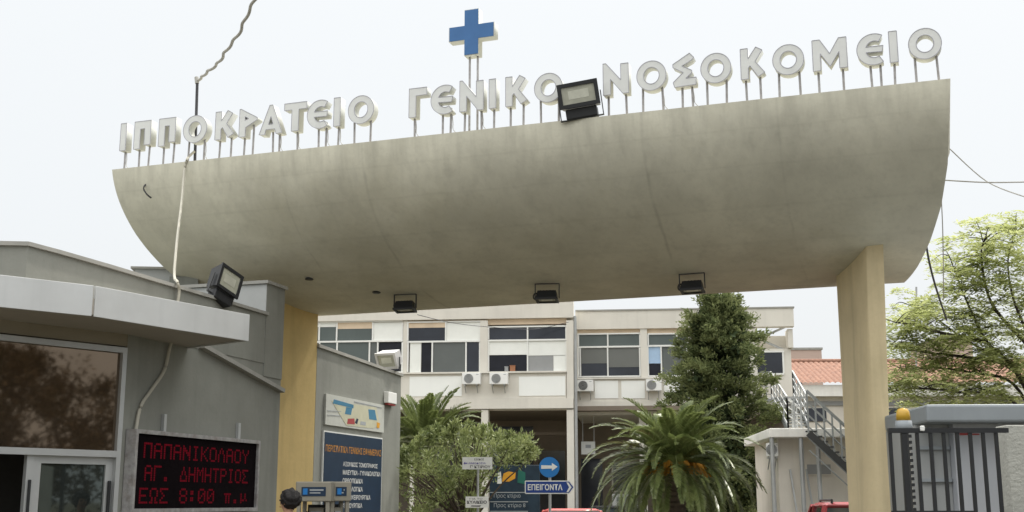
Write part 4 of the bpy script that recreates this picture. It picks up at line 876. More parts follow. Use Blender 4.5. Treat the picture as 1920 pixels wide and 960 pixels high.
# palms
def palm(label, px, py, Y, Ln, nf, e_lo, e_hi, seed, trunk_r=.28, fruit=True, wob=1.0):
    rs = random.Random(seed); c = at(px, py, Y); t = thing('palm_tree', label, 'palm tree', (c.x, c.y, 0))
    b_ = BM(); prof = [(trunk_r * 1.1, -.1)]
    z_ = .1
    while z_ < c.z - .15: prof += [(trunk_r * rs.uniform(.92, 1.08), z_), (trunk_r * .9, z_ + .05)]; z_ += .13
    prof += [(trunk_r * 1.25, c.z - .1), (trunk_r * .8, c.z + .12)]; lathe(b_, prof, c.x, c.y, 12); obj('trunk', b_, M_bark, t)
    rach = BM(); P, D_, N_, Ls, Ws = [], [], [], [], []
    for i in range(nf):
        f = (i + .5) / nf; el = R(e_hi + (e_lo - e_hi) * f ** .8 + rs.uniform(-7, 7)); az = i * 2.39996 + rs.uniform(-.25, .25); L_ = Ln * rs.uniform(.82, 1.08) * (1 - .17 * max(0, math.sin(el)) ** 2)
        hd = V(math.cos(az), math.sin(az), 0); side = V(-math.sin(az), math.cos(az), 0); p_ = V(c.x, c.y, c.z) + hd * trunk_r * .6; pts = [p_.copy()]; e_ = el; ns = 16
        droop = R(rs.uniform(80, 115)) * (.55 + .45 * math.cos(el))
        tw = rs.uniform(-.5, .5)
        for k in range(ns):
            p_ = p_ + (hd * math.cos(e_) + V(0, 0, math.sin(e_))) * (L_ / ns); pts.append(p_.copy()); e_ -= droop / ns * (.35 + 1.3 * k / ns)
        tube(rach, pts, .018, 4, .004)
        m_ = 84
        for k in range(m_):
            f2 = .12 + .88 * k / (m_ - 1); q = f2 * ns; i0 = min(int(q), ns - 1); a_ = pts[i0].lerp(pts[i0 + 1], q - i0); tg = (pts[i0 + 1] - pts[i0]).normalized(); upv = side.cross(tg) * -1
            if upv.z < 0: upv = -upv
            ll = .31 * Ln / 2.6 * (math.sin(math.pi * min(.97, .12 + f2 * .86)) ** .6)
            for s1 in (-1, 1):
                d_ = tg * .75 + side * s1 * (.8 + tw * s1 * .3) + upv * rs.uniform(.15, .5) - V(0, 0, .25 * f2)
                P.append(a_); D_.append(d_); N_.append(upv + side * s1 * .6); Ls.append(ll * rs.uniform(.85, 1.1)); Ws.append(.047 * Ln / 2.6)
    cr = obj('crown', leafmesh(np.array(P), np.array(D_), np.array(N_), np.array(Ls), np.array(Ws)), L_palm, t)
    obj('leaf_stalks', rach, L_palm, t)
    if fruit:
        b_ = BM(); Pq = []
        for i in range(17):
            az = rs.uniform(math.pi * .95, math.pi * 2.05); L_ = rs.uniform(.35, .8); hd = V(math.cos(az), math.sin(az), 0); p0 = V(c.x, c.y, c.z - .05) + hd * trunk_r * .8
            for k in range(7):
                j = V(rs.uniform(-.12, .12), rs.uniform(-.12, .12), rs.uniform(-.05, .05))
                tube(b_, [p0, p0 + hd * L_ * .6 + V(0, 0, .08) + j * .5, p0 + hd * L_ * .85 + V(0, 0, -L_ * .35) + j], .03, 4, .02)
        obj('fruit_stalks', b_, M_fruit, t)
    return t
palm('broad date palm with orange fruit stalks in front of the conifer', 1264, 868, 31, 2.45, 106, -26, 84, 3)
palm('upright palm behind the grey wall and the olive bush', 795, 846, 29, 1.95, 72, 8, 88, 9, .24, False)

# olive bush
oc = at(880, 880, 26.3); t = thing('olive_tree', 'silvery green olive tree behind the white finger posts', 'tree', (oc.x, oc.y, 0))
cs, rs_ = [], []
for (px, py, rx, ry, k) in ((800, 890, 52, 60, 46), (850, 845, 55, 55, 50), (905, 835, 52, 42, 40), (955, 822, 42, 30, 26), (775, 930, 40, 40, 24), (850, 915, 55, 45, 34), (985, 826, 22, 18, 8), (882, 888, 44, 40, 24), (880, 806, 24, 14, 8), (930, 812, 18, 14, 5), (985, 815, 14, 14, 3), (765, 860, 22, 24, 8)):
    for i in range(k):
        r0 = math.sqrt(random.random()); an = random.uniform(0, 6.28); q = at(px + rx * r0 * math.cos(an), py + 18 + ry * r0 * math.sin(an), 26.3 + random.uniform(-1.2, 1.2)); cs.append(q); rs_.append(random.uniform(.10, .22))
for i in range(46):
    an = random.uniform(.35, 3.3); q = at(868 + 128 * math.cos(an) * random.uniform(.85, 1.12), 896 - 76 * math.sin(an) * random.uniform(.85, 1.12), 26.3 + random.uniform(-.6, .6))
    for k in range(3): cs.append(q + V(.03 * k, 0, .11 * k)); rs_.append(.10 - .02 * k)
keep = [k for k in range(len(cs)) if random.random() < .66]; cs = [cs[k] for k in keep]; rs_ = [rs_[k] for k in keep]
b = BM(); base = V(oc.x, oc.y, 0)
tube(b, smooth_pts([base, base + V(.05, 0, .6), base + V(-.05, 0, 1.2)], 4), .13, 8, .09)
for q in [at(800, 880, 26.2), at(850, 850, 26.6), at(905, 835, 26), at(960, 848, 26.4), at(840, 905, 26), at(775, 920, 26.2), at(890, 805, 26.5)] + random.sample(cs, 30):
    m_ = (base + V(-.05, 0, 1.2)).lerp(q, .5) + V(random.uniform(-.1, .1), 0, .12); tube(b, smooth_pts([base + V(-.05, 0, 1.1), m_, q], 5), .03, 5, .006)
obj('trunk', b, M_bark, t)
obj('crown', clumps(cs, rs_, 50, .105, .034, .7, .5), L_olive, t)

# feathery tree on the right
ft = at(1965, 800, 27); t = thing('feathery_tree', 'light green feathery tree with dark spreading limbs on the right', 'tree', (ft.x, ft.y, 0))
limbs = [((1965, 830), (1945, 740), (1880, 680), (1800, 630), (1745, 590), (1700, 570)), ((1960, 800), (1900, 690), (1850, 640), (1815, 570), (1795, 520), (1780, 480)),
         ((1965, 790), (1930, 640), (1900, 560), (1890, 490), (1905, 430)), ((1960, 820), (1900, 720), (1830, 700), (1760, 690), (1690, 695)), ((1960, 830), (1890, 745), (1800, 735), (1720, 728), (1668, 735)),
         ((1965, 790), (1950, 620), (1960, 500), (1975, 400)), ((1930, 650), (1860, 570), (1840, 480), (1850, 440)), ((1850, 640), (1770, 625), (1715, 610), (1680, 605)), ((1880, 680), (1800, 668), (1730, 660), (1680, 650)),
         ((1970, 820), (2020, 700), (2060, 600)), ((1965, 790), (2000, 600), (2030, 480))]
b = BM(); pads = []
tube(b, [V(ft.x, ft.y, -.1), at(1965, 830, 27)], .22, 8, .17)
for lm in limbs:
    dy = random.uniform(-1.6, 1.6); n_ = len(lm); pts = smooth_pts([at(x_, y_, 27 + dy * k / (n_ - 1)) for k, (x_, y_) in enumerate(lm)], 6); tube(b, pts, .048, 6, .008)
    for k in range(2, len(pts)):
        f = k / len(pts)
        if f < .25: continue
        for j in range(2):
            q = pts[k] + V(random.uniform(-.6, .6), random.uniform(-1.2, 1.2), random.uniform(-.12, .30)); pads.append(q)
            if random.random() < .5: tube(b, smooth_pts([pts[k], pts[k].lerp(q, .5) + V(0, 0, .08), q], 3), .014, 4, .004)
obj('limbs', b, M_barkd, t)
fill = [(x_, y_) for x_, y_ in ((1690, 600), (1720, 585), (1750, 560), (1790, 545), (1815, 500), (1840, 470), (1870, 450), (1900, 420), (1920, 480), (1880, 520), (1860, 590), (1910, 560), (1900, 620), (1850, 660), (1800, 690), (1760, 720), (1700, 730), (1760, 640), (1820, 620), (1700, 655), (1880, 720), (1910, 700), (1830, 735), (1890, 745), (1780, 750), (1720, 755), (1850, 755), (1900, 660), (1690, 700), (1735, 690))]
for x_, y_ in fill:
    for k in range(5): pads.append(at(x_ + random.uniform(-18, 18), y_ + random.uniform(-12, 12), 27 + random.uniform(-1.8, 1.8)))
P, D_, N_, Ls, Ws = [], [], [], [], []
for q in pads:
    for s1 in range(random.randint(4, 8)):          # each pad is a few compound leaves lying nearly level
        az = random.uniform(0, 6.28); hd = V(math.cos(az), math.sin(az), random.uniform(-.55, .40)); sd_ = V(-math.sin(az), math.cos(az), 0); p0 = q + V(random.uniform(-.12, .12), random.uniform(-.12, .12), random.uniform(-.06, .06)); L_ = random.uniform(.22, .42)
        for k in range(7):
            f = (k + 1) / 7; a_ = p0 + hd * L_ * f - V(0, 0, .10 * f * f)
            for s2 in (-1, 1):
                P.append(a_); D_.append(sd_ * s2 + hd * .4 + V(0, 0, random.uniform(-.35, .35))); N_.append(V(random.uniform(-.3, .3), random.uniform(-.3, .3), 1)); Ls.append(.125 * random.uniform(.8, 1.2)); Ws.append(.052)
obj('crown', leafmesh(np.array(P), np.array(D_), np.array(N_), np.array(Ls), np.array(Ws)), L_fea, t)

# street tree that the gatehouse glass mirrors
sc = V(11.0, 9.6, 0); t = thing('street_tree', 'brownish green street tree mirrored in the gatehouse window', 'tree', tuple(sc))
b = BM(); tube(b, smooth_pts([sc, sc + V(.1, 0, 1.5), sc + V(0, .1, 2.6)], 4), .16, 8, .12)
cs, rs_ = [], []
for i in range(330):
    ph = random.uniform(0, 6.28); f = random.random() ** .5; z_ = random.uniform(1.7, 5.4); rr = 4.4 * f * math.sqrt(max(.08, 1 - ((z_ - 3.3) / 2.0) ** 2)); q = sc + V(rr * math.cos(ph), rr * math.sin(ph), z_); cs.append(q); rs_.append(random.uniform(.25, .5))
    if i % 5 == 0: tube(b, smooth_pts([sc + V(0, .1, 2.4), (sc + V(0, 0, 2.6)).lerp(q, .5), q], 4), .04, 5, .008)
obj('trunk', b, M_bark, t); obj('crown', clumps(cs, rs_, 60, .16, .08, .5, .1), L_st, t)

# ---------------------------------------------------------------- buildings on the right
FA = Fr(at(1440, 900, 30)[:2], (1, -.06))
t = thing('annex_building', 'low white rendered annex with a thick flat roof slab', 'annex', tuple(FA.P(1.5, 0)))
aL, zS1 = FA.px(1456, 803); zS0 = FA.px(1500, 822)[1]; aR = FA.px(1740, 850)[0]
b = BM(); box(b, FA, aL, aR, -.2, zS0, -4, 0); obj('wall', b, M_annex, t)
b = BM(); box(b, FA, FA.px(1437, 810)[0], aR, zS0, FA.px(1500, 805)[1], -4.3, .5, .02); obj('roof', b, M_slab, t)
b = BM(); pbox(b, FA, 1511, 1559, 869, 891, .002, .03); v_ = obj('vent_window', b, M_annex, t)
b = BM(); pbox(b, FA, 1513, 1533, 871, 889, .031, .036); pbox(b, FA, 1535, 1557, 871, 889, .031, .036); obj('louvre', b, M_gblind, v_)
for px, py0, lab in ((1443, 822, 'grey steel pole at the left corner of the white annex'), (1497, 812, 'grey steel pole holding the annex slab left of the vent'), (1528, 812, 'grey steel pole crossing in front of the annex vent')):
    a = FA.px(px, 850)[0]; b = BM(); tube(b, [FA.P(a, 0, .42), FA.P(a, FA.px(px, py0)[1], .42)], .055, 8); box(b, FA, a - .1, a + .1, 0, .02, .32, .52); tag(obj('steel_pole', b, M_galv), lab, 'pole', 'steel poles along the annex')
for (xa, ya, xb, yb, lab) in ((1481, 880, 1497, 965, 'long thin rod leaning on the annex wall left of the middle pole'), (1511, 880, 1524, 935, 'short thin rod leaning below the annex vent')):
    b = BM(); p0, p1 = FA.px(xa, ya), FA.px(xb, yb); bar(b, FA.P(p0[0], p0[1], .03), FA.P(p1[0], max(0, p1[1] - 1.0), .5), .04, .04); tag(obj('leaning_rod', b, M_galv), lab, 'rod')
FA2 = Fr(FA.P(0, 0, -.25)[:2], FA.u[:2])
aircon('white air conditioner at the left corner of the annex', FA2, 1434, 1453, 832, 857, False, .1)

# outside stair
t = thing('metal_stair', 'grey steel outside stair with railings down to the annex roof', 'stair', tuple(at(1500, 930, 36)[:2]) + (0,))
def rail(b_, p, q, hgt=.95, nposts=5, nb=3):
    p, q = Vector(p), Vector(q)
    for k in range(nb + 1): h_ = V(0, 0, hgt * (1 - k * .28)); bar(b_, p + h_, q + h_, .05 if k == 0 else .025, .05 if k == 0 else .025)
    for k in range(nposts + 1): r_ = p.lerp(q, k / nposts); bar(b_, r_, r_ + V(0, 0, hgt), .035, .035)
tl, tr_, bl_, br_ = at(1447, 748, 42.5), at(1488, 746, 42.5), at(1478, 806, 35), at(1516, 804, 35)
for p_, q_ in ((tl, bl_), (tr_, br_)): b = BM(); bar(b, p_, q_, .05, .2); obj('stringer', b, M_gstair, t)
for k in range(12):
    b = BM(); f = (k + .5) / 12; bar(b, tl.lerp(bl_, f) + V(0, 0, .06), tr_.lerp(br_, f) + V(0, 0, .06), .28, .04); obj('tread', b, M_gstair, t)
for p_, q_ in ((tl, bl_), (tr_, br_)): b = BM(); rail(b, p_, q_); obj('railing', b, M_galv, t)
bl2, br2 = at(1428, 746, 44.5), at(1490, 744, 44.5); b = BM(); hexa(b, [p_ + V(0, 0, -.15) for p_ in (tl, tr_, br2, bl2)], [tl, tr_, br2, bl2]); obj('landing', b, M_gstair, t)
b = BM(); rail(b, bl2, tl, .95, 2); rail(b, br2, tr_, .95, 2); obj('railing', b, M_gstair, t)
l0_, l1_ = at(1516, 812, 28.5), at(1612, 900, 28.5); l0b, l1b = at(1516, 812, 29.3), at(1612, 900, 29.3)
for p_, q_ in ((l0_, l1_), (l0b, l1b)): b = BM(); bar(b, p_, q_, .05, .16); obj('stringer', b, M_blk2, t)
for k in range(9): b = BM(); f = (k + .5) / 9; bar(b, l0_.lerp(l1_, f) + V(0, 0, .1), l0b.lerp(l1b, f) + V(0, 0, .1), .26, .04); obj('tread', b, M_blk2, t)
b = BM(); rail(b, l0_, l1_, 1.0, 6, 5); obj('railing', b, M_gstair, t); b = BM(); rail(b, l0b, l1b, 1.0, 6, 3); obj('railing', b, M_gstair, t)
b = BM(); q0_, q1_ = at(1478, 803, 29.7), at(1516, 803, 29.7); rail(b, q0_, q1_, .75, 3, 2); rail(b, q0_, V(bl_.x, 33.4, q0_.z), .75, 3, 2); obj('railing', b, M_galv, t)

# tiled roof house
FT = Fr(at(1480, 740, 56)[:2], (1, -.02)); t = thing('tiled_house', 'long low house with an orange tiled roof behind the stair', 'house', tuple(FT.P(6, 0)))
aL, ze = FT.px(1440, 722); aR = FT.px(2050, 722)[0]; zr_ = ze + 1.45; dp = 3.8
b = BM(); cols = 240; rws = 14; vg = []
for j in range(rws + 1):
    row = []
    for i in range(cols + 1):
        a_ = aL + (aR - aL) * i / cols; f = j / rws
        row.append(b.verts.new(FT.P(a_, ze + (zr_ - ze) * f + .06 * abs(math.sin(i * math.pi / 4)) + (.035 if j % 1 == 0 else 0) + .02 * (j % 2), .5 - f * (dp + .5))))
    vg.append(row)
for j in range(rws):
    for i in range(cols): b.faces.new((vg[j][i], vg[j][i + 1], vg[j + 1][i + 1], vg[j + 1][i]))
obj('roof', b, M_tile, t)
b = BM(); box(b, FT, aL, aR, ze - .55, ze - .03, -dp, .35); obj('eaves_band', b, M_slab, t)
b = BM(); box(b, FT, aL, aR, -.2, ze - .55, -dp, -.1); obj('wall', b, M_annex, t)
b = BM(); tube(b, [FT.P(aL, zr_ + .08, -dp), FT.P(aR, zr_ + .08, -dp)], .13, 8); obj('ridge', b, M_tile, t)
b = BM(); box(b, FT, aL, aR, ze - .95, ze - .75, -.1, -.02); obj('painted_shade_band', b, M_gblind, t)  # grey strip, shade of the dark gap below the eaves put into colour
for k in range(6): b = BM(); pbox(b, FT, 1510 + 75 * k, 1550 + 75 * k, 765, 790, -.1, -.05); obj('window', b, M_gdark, t)
for x0, x1, y0, Y, lab in ((1478, 1540, 652, 82, 'pinkish plain block beyond the tiled roof left of the pillar'), (1752, 1822, 632, 82, 'pinkish block behind the feathery tree')):
    F_ = Fr(at(x0, 700, Y)[:2], (1, -.05)); t = thing('far_building', lab, 'building', tuple(F_.P(1, 0)))
    a0, z1 = F_.px(x0, y0); a1, _ = F_.px(x1, y0)
    b = BM(); box(b, F_, a0, a1, -.2, z1 - .15, -6, 0); w_ = obj('wall', b, M_pink, t); b = BM(); box(b, F_, a0 - .05, a1 + .08, z1 - .15, z1, -6.05, .06); obj('roof_edge', b, M_coping, t)
    b = BM(); pbox(b, F_, x0 + 16, x0 + 26, y0 + 55, y0 + 90, .002, .03); obj('window', b, M_gdark, t)

# guard kiosk, gate, wall end
FK = Fr(at(1735, 780, 15)[:2], (1, -.05)); kL = FK.px(1735, 850)[0]; kz1, kz0 = FK.px(1800, 762)[1], FK.px(1800, 795)[1]; kR = kL + 3.4
t = thing('guard_kiosk', 'blue grey metal guard kiosk with an overhanging flat roof', 'kiosk', tuple(FK.P(kL + 1.5, 0)))
b = BM(); box(b, FK, FK.px(1722, 780)[0], kR + .2, kz0, kz1, -2.6, .35, .03); obj('roof', b, M_slate, t)
b = BM(); box(b, FK, FK.px(1790, 850)[0], kR, -.1, kz0, -2.3, .0); obj('wall', b, M_kpan, t)
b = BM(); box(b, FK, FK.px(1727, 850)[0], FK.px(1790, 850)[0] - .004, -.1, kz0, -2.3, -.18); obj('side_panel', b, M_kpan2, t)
b = BM()
for y_ in (839, 900): z_ = FK.px(1760, y_)[1]; box(b, FK, FK.px(1727, 850)[0] + .02, FK.px(1790, 850)[0] - .01, z_ - .02, z_ + .02, -.178, -.13)
box(b, FK, FK.px(1752, 850)[0], FK.px(1752, 850)[0] + .02, -.05, kz0 - .02, -.179, -.150); obj('panel_rib', b, M_slate, t)
b = BM(); pbox(b, FK, 1799, 1822, 812, 816, .002, .012); pbox(b, FK, 1822.3, 1836, 813, 815.5, .002, .012); obj('red_sticker', b, M_rtxt, t)
# gate
FGt = Fr(at(1666, 900, 11.6)[:2], (1, -.035)); t = thing('iron_gate', 'black iron gate with vertical bars in front of the guard kiosk', 'gate', tuple(FGt.P(.5, 0)))
g0, gz = FGt.px(1665, 803); g1 = FGt.px(1889, 800)[0]
for za, zb_ in ((gz - .045, gz), (.12, .17)): b = BM(); box(b, FGt, g0, g1, za, zb_, -.025, .025); obj('rail', b, M_blk, t)
b = BM(); pbox(b, FGt, 1672, 1830, 957.5, 963, -.02, .02); obj('rail', b, M_blk, t)
for px in (1668, 1694, 1718.5, 1743.5, 1768, 1793.5, 1818, 1842, 1866.5):
    a = FGt.px(px, 805)[0]; w_ = .016 if px != 1694 else .026; b = BM(); box(b, FGt, a - w_, a + w_, .171, gz - .046, -.018, .018, .004); obj('bar', b, M_blk, t)
a = FGt.px(1727, 805)[0]; b = BM(); box(b, FGt, a - .02, a + .02, gz - .03, gz + .02, .026, .06, .008); obj('latch_cap', b, M_white, t)
FW = Fr(at(1890, 900, 12.0)[:2], (1, -.035)); t = thing('wall_end', 'pale rough concrete wall end right of the iron gate', 'wall', tuple(FW.P(.5, 0)))
w0 = FW.px(1891, 860)[0]; b = BM(); box(b, FW, w0, w0 + 2.5, -.2, FW.px(1900, 797)[1], -.3, 0, .01); obj('wall', b, mat('rough_concrete', (.43, .43, .39), .9, var=.1, scale=2.5, bump=.8, stain=(.30, .30, .28), stain_amt=.5), t)
# beacon and its mast, rack strip
FBk = Fr(at(1694, 800, 13.0)[:2], (1, 0)); a = FBk.px(1694, 790)[0]; z0, z1, z2 = FBk.px(1694, 806)[1], FBk.px(1694, 789)[1], FBk.px(1694, 765)[1]
c = FBk.P(a, 0, 0); t = thing('warning_beacon', 'amber dome beacon on a grey base above the iron gate', 'beacon', tuple(c))
b = BM(); box(b, FBk, a - .035, a + .035, 0, z0, -.035, .035); obj('mast', b, M_blk2, t)
b = BM(); lathe(b, [(.085, z0), (.09, z0 + .03), (.085, z1)], c.x, c.y, 18); obj('base', b, M_slate, t, True)
b = BM(); lathe(b, [(.074, z1 + .001), (.074, z1 + (z2 - z1) * .45), (.066, z1 + (z2 - z1) * .72), (.048, z1 + (z2 - z1) * .93), (.012, z2)], c.x, c.y, 18); obj('dome', b, M_amber, t, True)
FRk = Fr(at(1705, 900, 14.2)[:2], (1, 0)); a = FRk.px(1704, 850)[0]; zt_ = FRk.px(1704, 815)[1]
t = thing('gate_rack', 'tall toothed steel strip behind the iron gate bars', 'gate rack', tuple(FRk.P(a, 0)))
b = BM(); box(b, FRk, a - .035, a + .02, 0, zt_, -.03, 0); obj('strip', b, M_annex, t); b = BM()
for k in range(int(zt_ / .07)): box(b, FRk, a - .012, a + .04, .05 + k * .07, .085 + k * .07, .001, .02)
obj('teeth', b, M_blk, t)

# ---------------------------------------------------------------- traffic signs
p = at(1031, 900, 24); FS = Fr(p[:2], (1, 0)); a = FS.px(1031, 900)[0]
t = thing('direction_sign', 'round blue arrow sign above a blue pointed sign on one post', 'road sign', tuple(FS.P(a, 0)))
ca_, cz_ = FS.px(1030, 876); r_ = .20
b = BM(); tube(b, [FS.P(a, 0, -.05), FS.P(a, cz_ + .1, -.05)], .028, 8); obj('post', b, M_galv, t)
def disc(fr_, a_, z_, r2, c0, c1, n=28):
    b_ = BM(); pts = [(a_ + r2 * math.cos(i * 2 * math.pi / n), z_ + r2 * math.sin(i * 2 * math.pi / n)) for i in range(n)]
    hexa(b_, [fr_.P(x_, y_, c0) for x_, y_ in pts], [fr_.P(x_, y_, c1) for x_, y_ in pts]); return b_
dk = obj('round_plate', disc(FS, ca_, cz_, r_, -.02, .0), M_cyanb, t)
patch('arrow', [(-.8, -.16), (.25, -.13), (.25, -.36), (.82, .04), (.25, .42), (.25, .16), (-.8, .2)], M_whites, .005, dk, FS, ca_, cz_, r_, r_)
s0, sz1 = FS.px(984, 901); s1_, sz0 = FS.px(1077, 926); sw_, sh_ = s1_ - s0, sz1 - sz0
pl = patch('pointed_plate', [(0, .05), (.02, 0), (.90, 0), (1, .5), (.90, 1), (.02, 1), (0, .95)], M_whites, .0, t, FS, s0, sz0, sw_, sh_)
patch('blue_field', [(.02, .08), (.895, .08), (.98, .5), (.895, .92), (.02, .92)], M_royal, .004, pl, FS, s0, sz0, sw_, sh_)
patch('chevron', [(.84, .14), (.88, .14), (.945, .5), (.88, .86), (.84, .86), (.895, .5)], M_whites, .008, pl, FS, s0, sz0, sw_, sh_)
lettering('ΕΠΕΙΓΟΝΤΑ', sw_ * .70, sh_ * .46, M_whites, pl, FS.M(s0 + sw_ * .06, sz0 + sh_ * .27, .0065), .025)
p = at(896, 900, 23.2); FP = Fr(p[:2], (1, 0)); a = FP.px(896, 900)[0]
t = thing('finger_post', 'white notice boards with small Greek text on a slim post', 'sign', tuple(FP.P(a, 0)))
b = BM(); tube(b, [FP.P(a, 0, -.05), FP.P(a, FP.px(896, 858)[1], -.05)], .022, 8); obj('post', b, M_galv, t)
a0, z1 = FP.px(867, 857); a1, z0 = FP.px(923, 880); b = BM(); box(b, FP, a0, a1, z0, z1, -.02, 0); pl = obj('plate', b, M_whites, t); w_, h_ = a1 - a0, z1 - z0
lettering('ΕΞΟΔΟΣ', w_ * .32, h_ * .16, M_ink, pl, FP.M(a0 + w_ * .40, z1 - h_ * .27, .003), .01)
lettering('ΑΙΜΟΔΟΣΙΑ', w_ * .58, h_ * .15, M_purp, pl, FP.M(a0 + w_ * .20, z0 + h_ * .42, .003), .01)
lettering("Γ' ΚΤΙΡΙΟΥ", w_ * .68, h_ * .22, M_ink, pl, FP.M(a0 + w_ * .26, z0 + h_ * .10, .003), .015)
patch('arrow', [(.04, .5), (.09, .62), (.09, .54), (.17, .54), (.17, .46), (.09, .46), (.09, .38)], M_purp, .004, pl, FP, a0, z0, w_, h_)
a0, z1 = FP.px(873, 931); a1, z0 = FP.px(916, 952); b = BM(); box(b, FP, a0, a1, z0, z1, -.02, 0); pl = obj('plate', b, M_white, t); w_, h_ = a1 - a0, z1 - z0
lettering('ΓΙΑ ΤΟ', w_ * .55, h_ * .16, M_ink, pl, FP.M(a0 + w_ * .18, z1 - h_ * .28, .003), .0)
lettering('ΚΥΛΙΚΕΙΟ', w_ * .86, h_ * .28, M_ink, pl, FP.M(a0 + w_ * .06, z0 + h_ * .36, .003), .03)
patch('arrow', [(.22, .12), (.26, .2), (.68, .2), (.62, .1)], M_ink, .004, pl, FP, a0, z0, w_, h_)
# information totem
p = at(960, 900, 28.5); FO = Fr(p[:2], (1, -.05)); a0, z1 = FO.px(918, 872); a1, _ = FO.px(1012, 880); w_ = a1 - a0
t = thing('information_totem', 'dark blue information board with an orange emblem behind the road sign', 'information board', tuple(FO.P((a0 + a1) / 2, 0)))
b = BM(); box(b, FO, a0, a1, .25, z1, -.12, 0, .01); obj('board', b, M_teal, t)
for k in (.08, .88): b = BM(); box(b, FO, a0 + w_ * k, a0 + w_ * k + .06, 0, .25, -.09, -.03); obj('leg', b, M_blk2, t)
def pq(name, pts, m): 
    b_ = BM(); q = [FO.px(*v) for v in pts]; hexa(b_, [FO.P(x_, z_, .002) for x_, z_ in q], [FO.P(x_, z_, .006) for x_, z_ in q]); obj(name, b_, m, t)
pq('emblem', [(941, 903), (944, 888), (953, 884), (967, 886), (966, 897), (955, 903)], M_orange); pq('emblem', [(932, 907), (941, 907), (939, 884), (934, 886)], M_whites); pq('emblem', [(970, 905), (985, 908), (985, 886), (972, 880)], M_green)
for y_ in (922.5, 940, 958): pq('divider', [(919, y_), (919, y_ + 1.6), (990, y_ + 1.6), (990, y_)], M_dtxt)
for s, x0, y_ in (('Προς κτίριο', 926, 935), ('Προς κτίριο 8', 926, 953)):
    q0, q1 = FO.px(x0, y_), FO.px(x0 + 50, y_); lettering(s, (q1[0] - q0[0]) * len(s) / 11, .12, M_dtxt, t, FO.M(q0[0], q0[1], .004), .0)

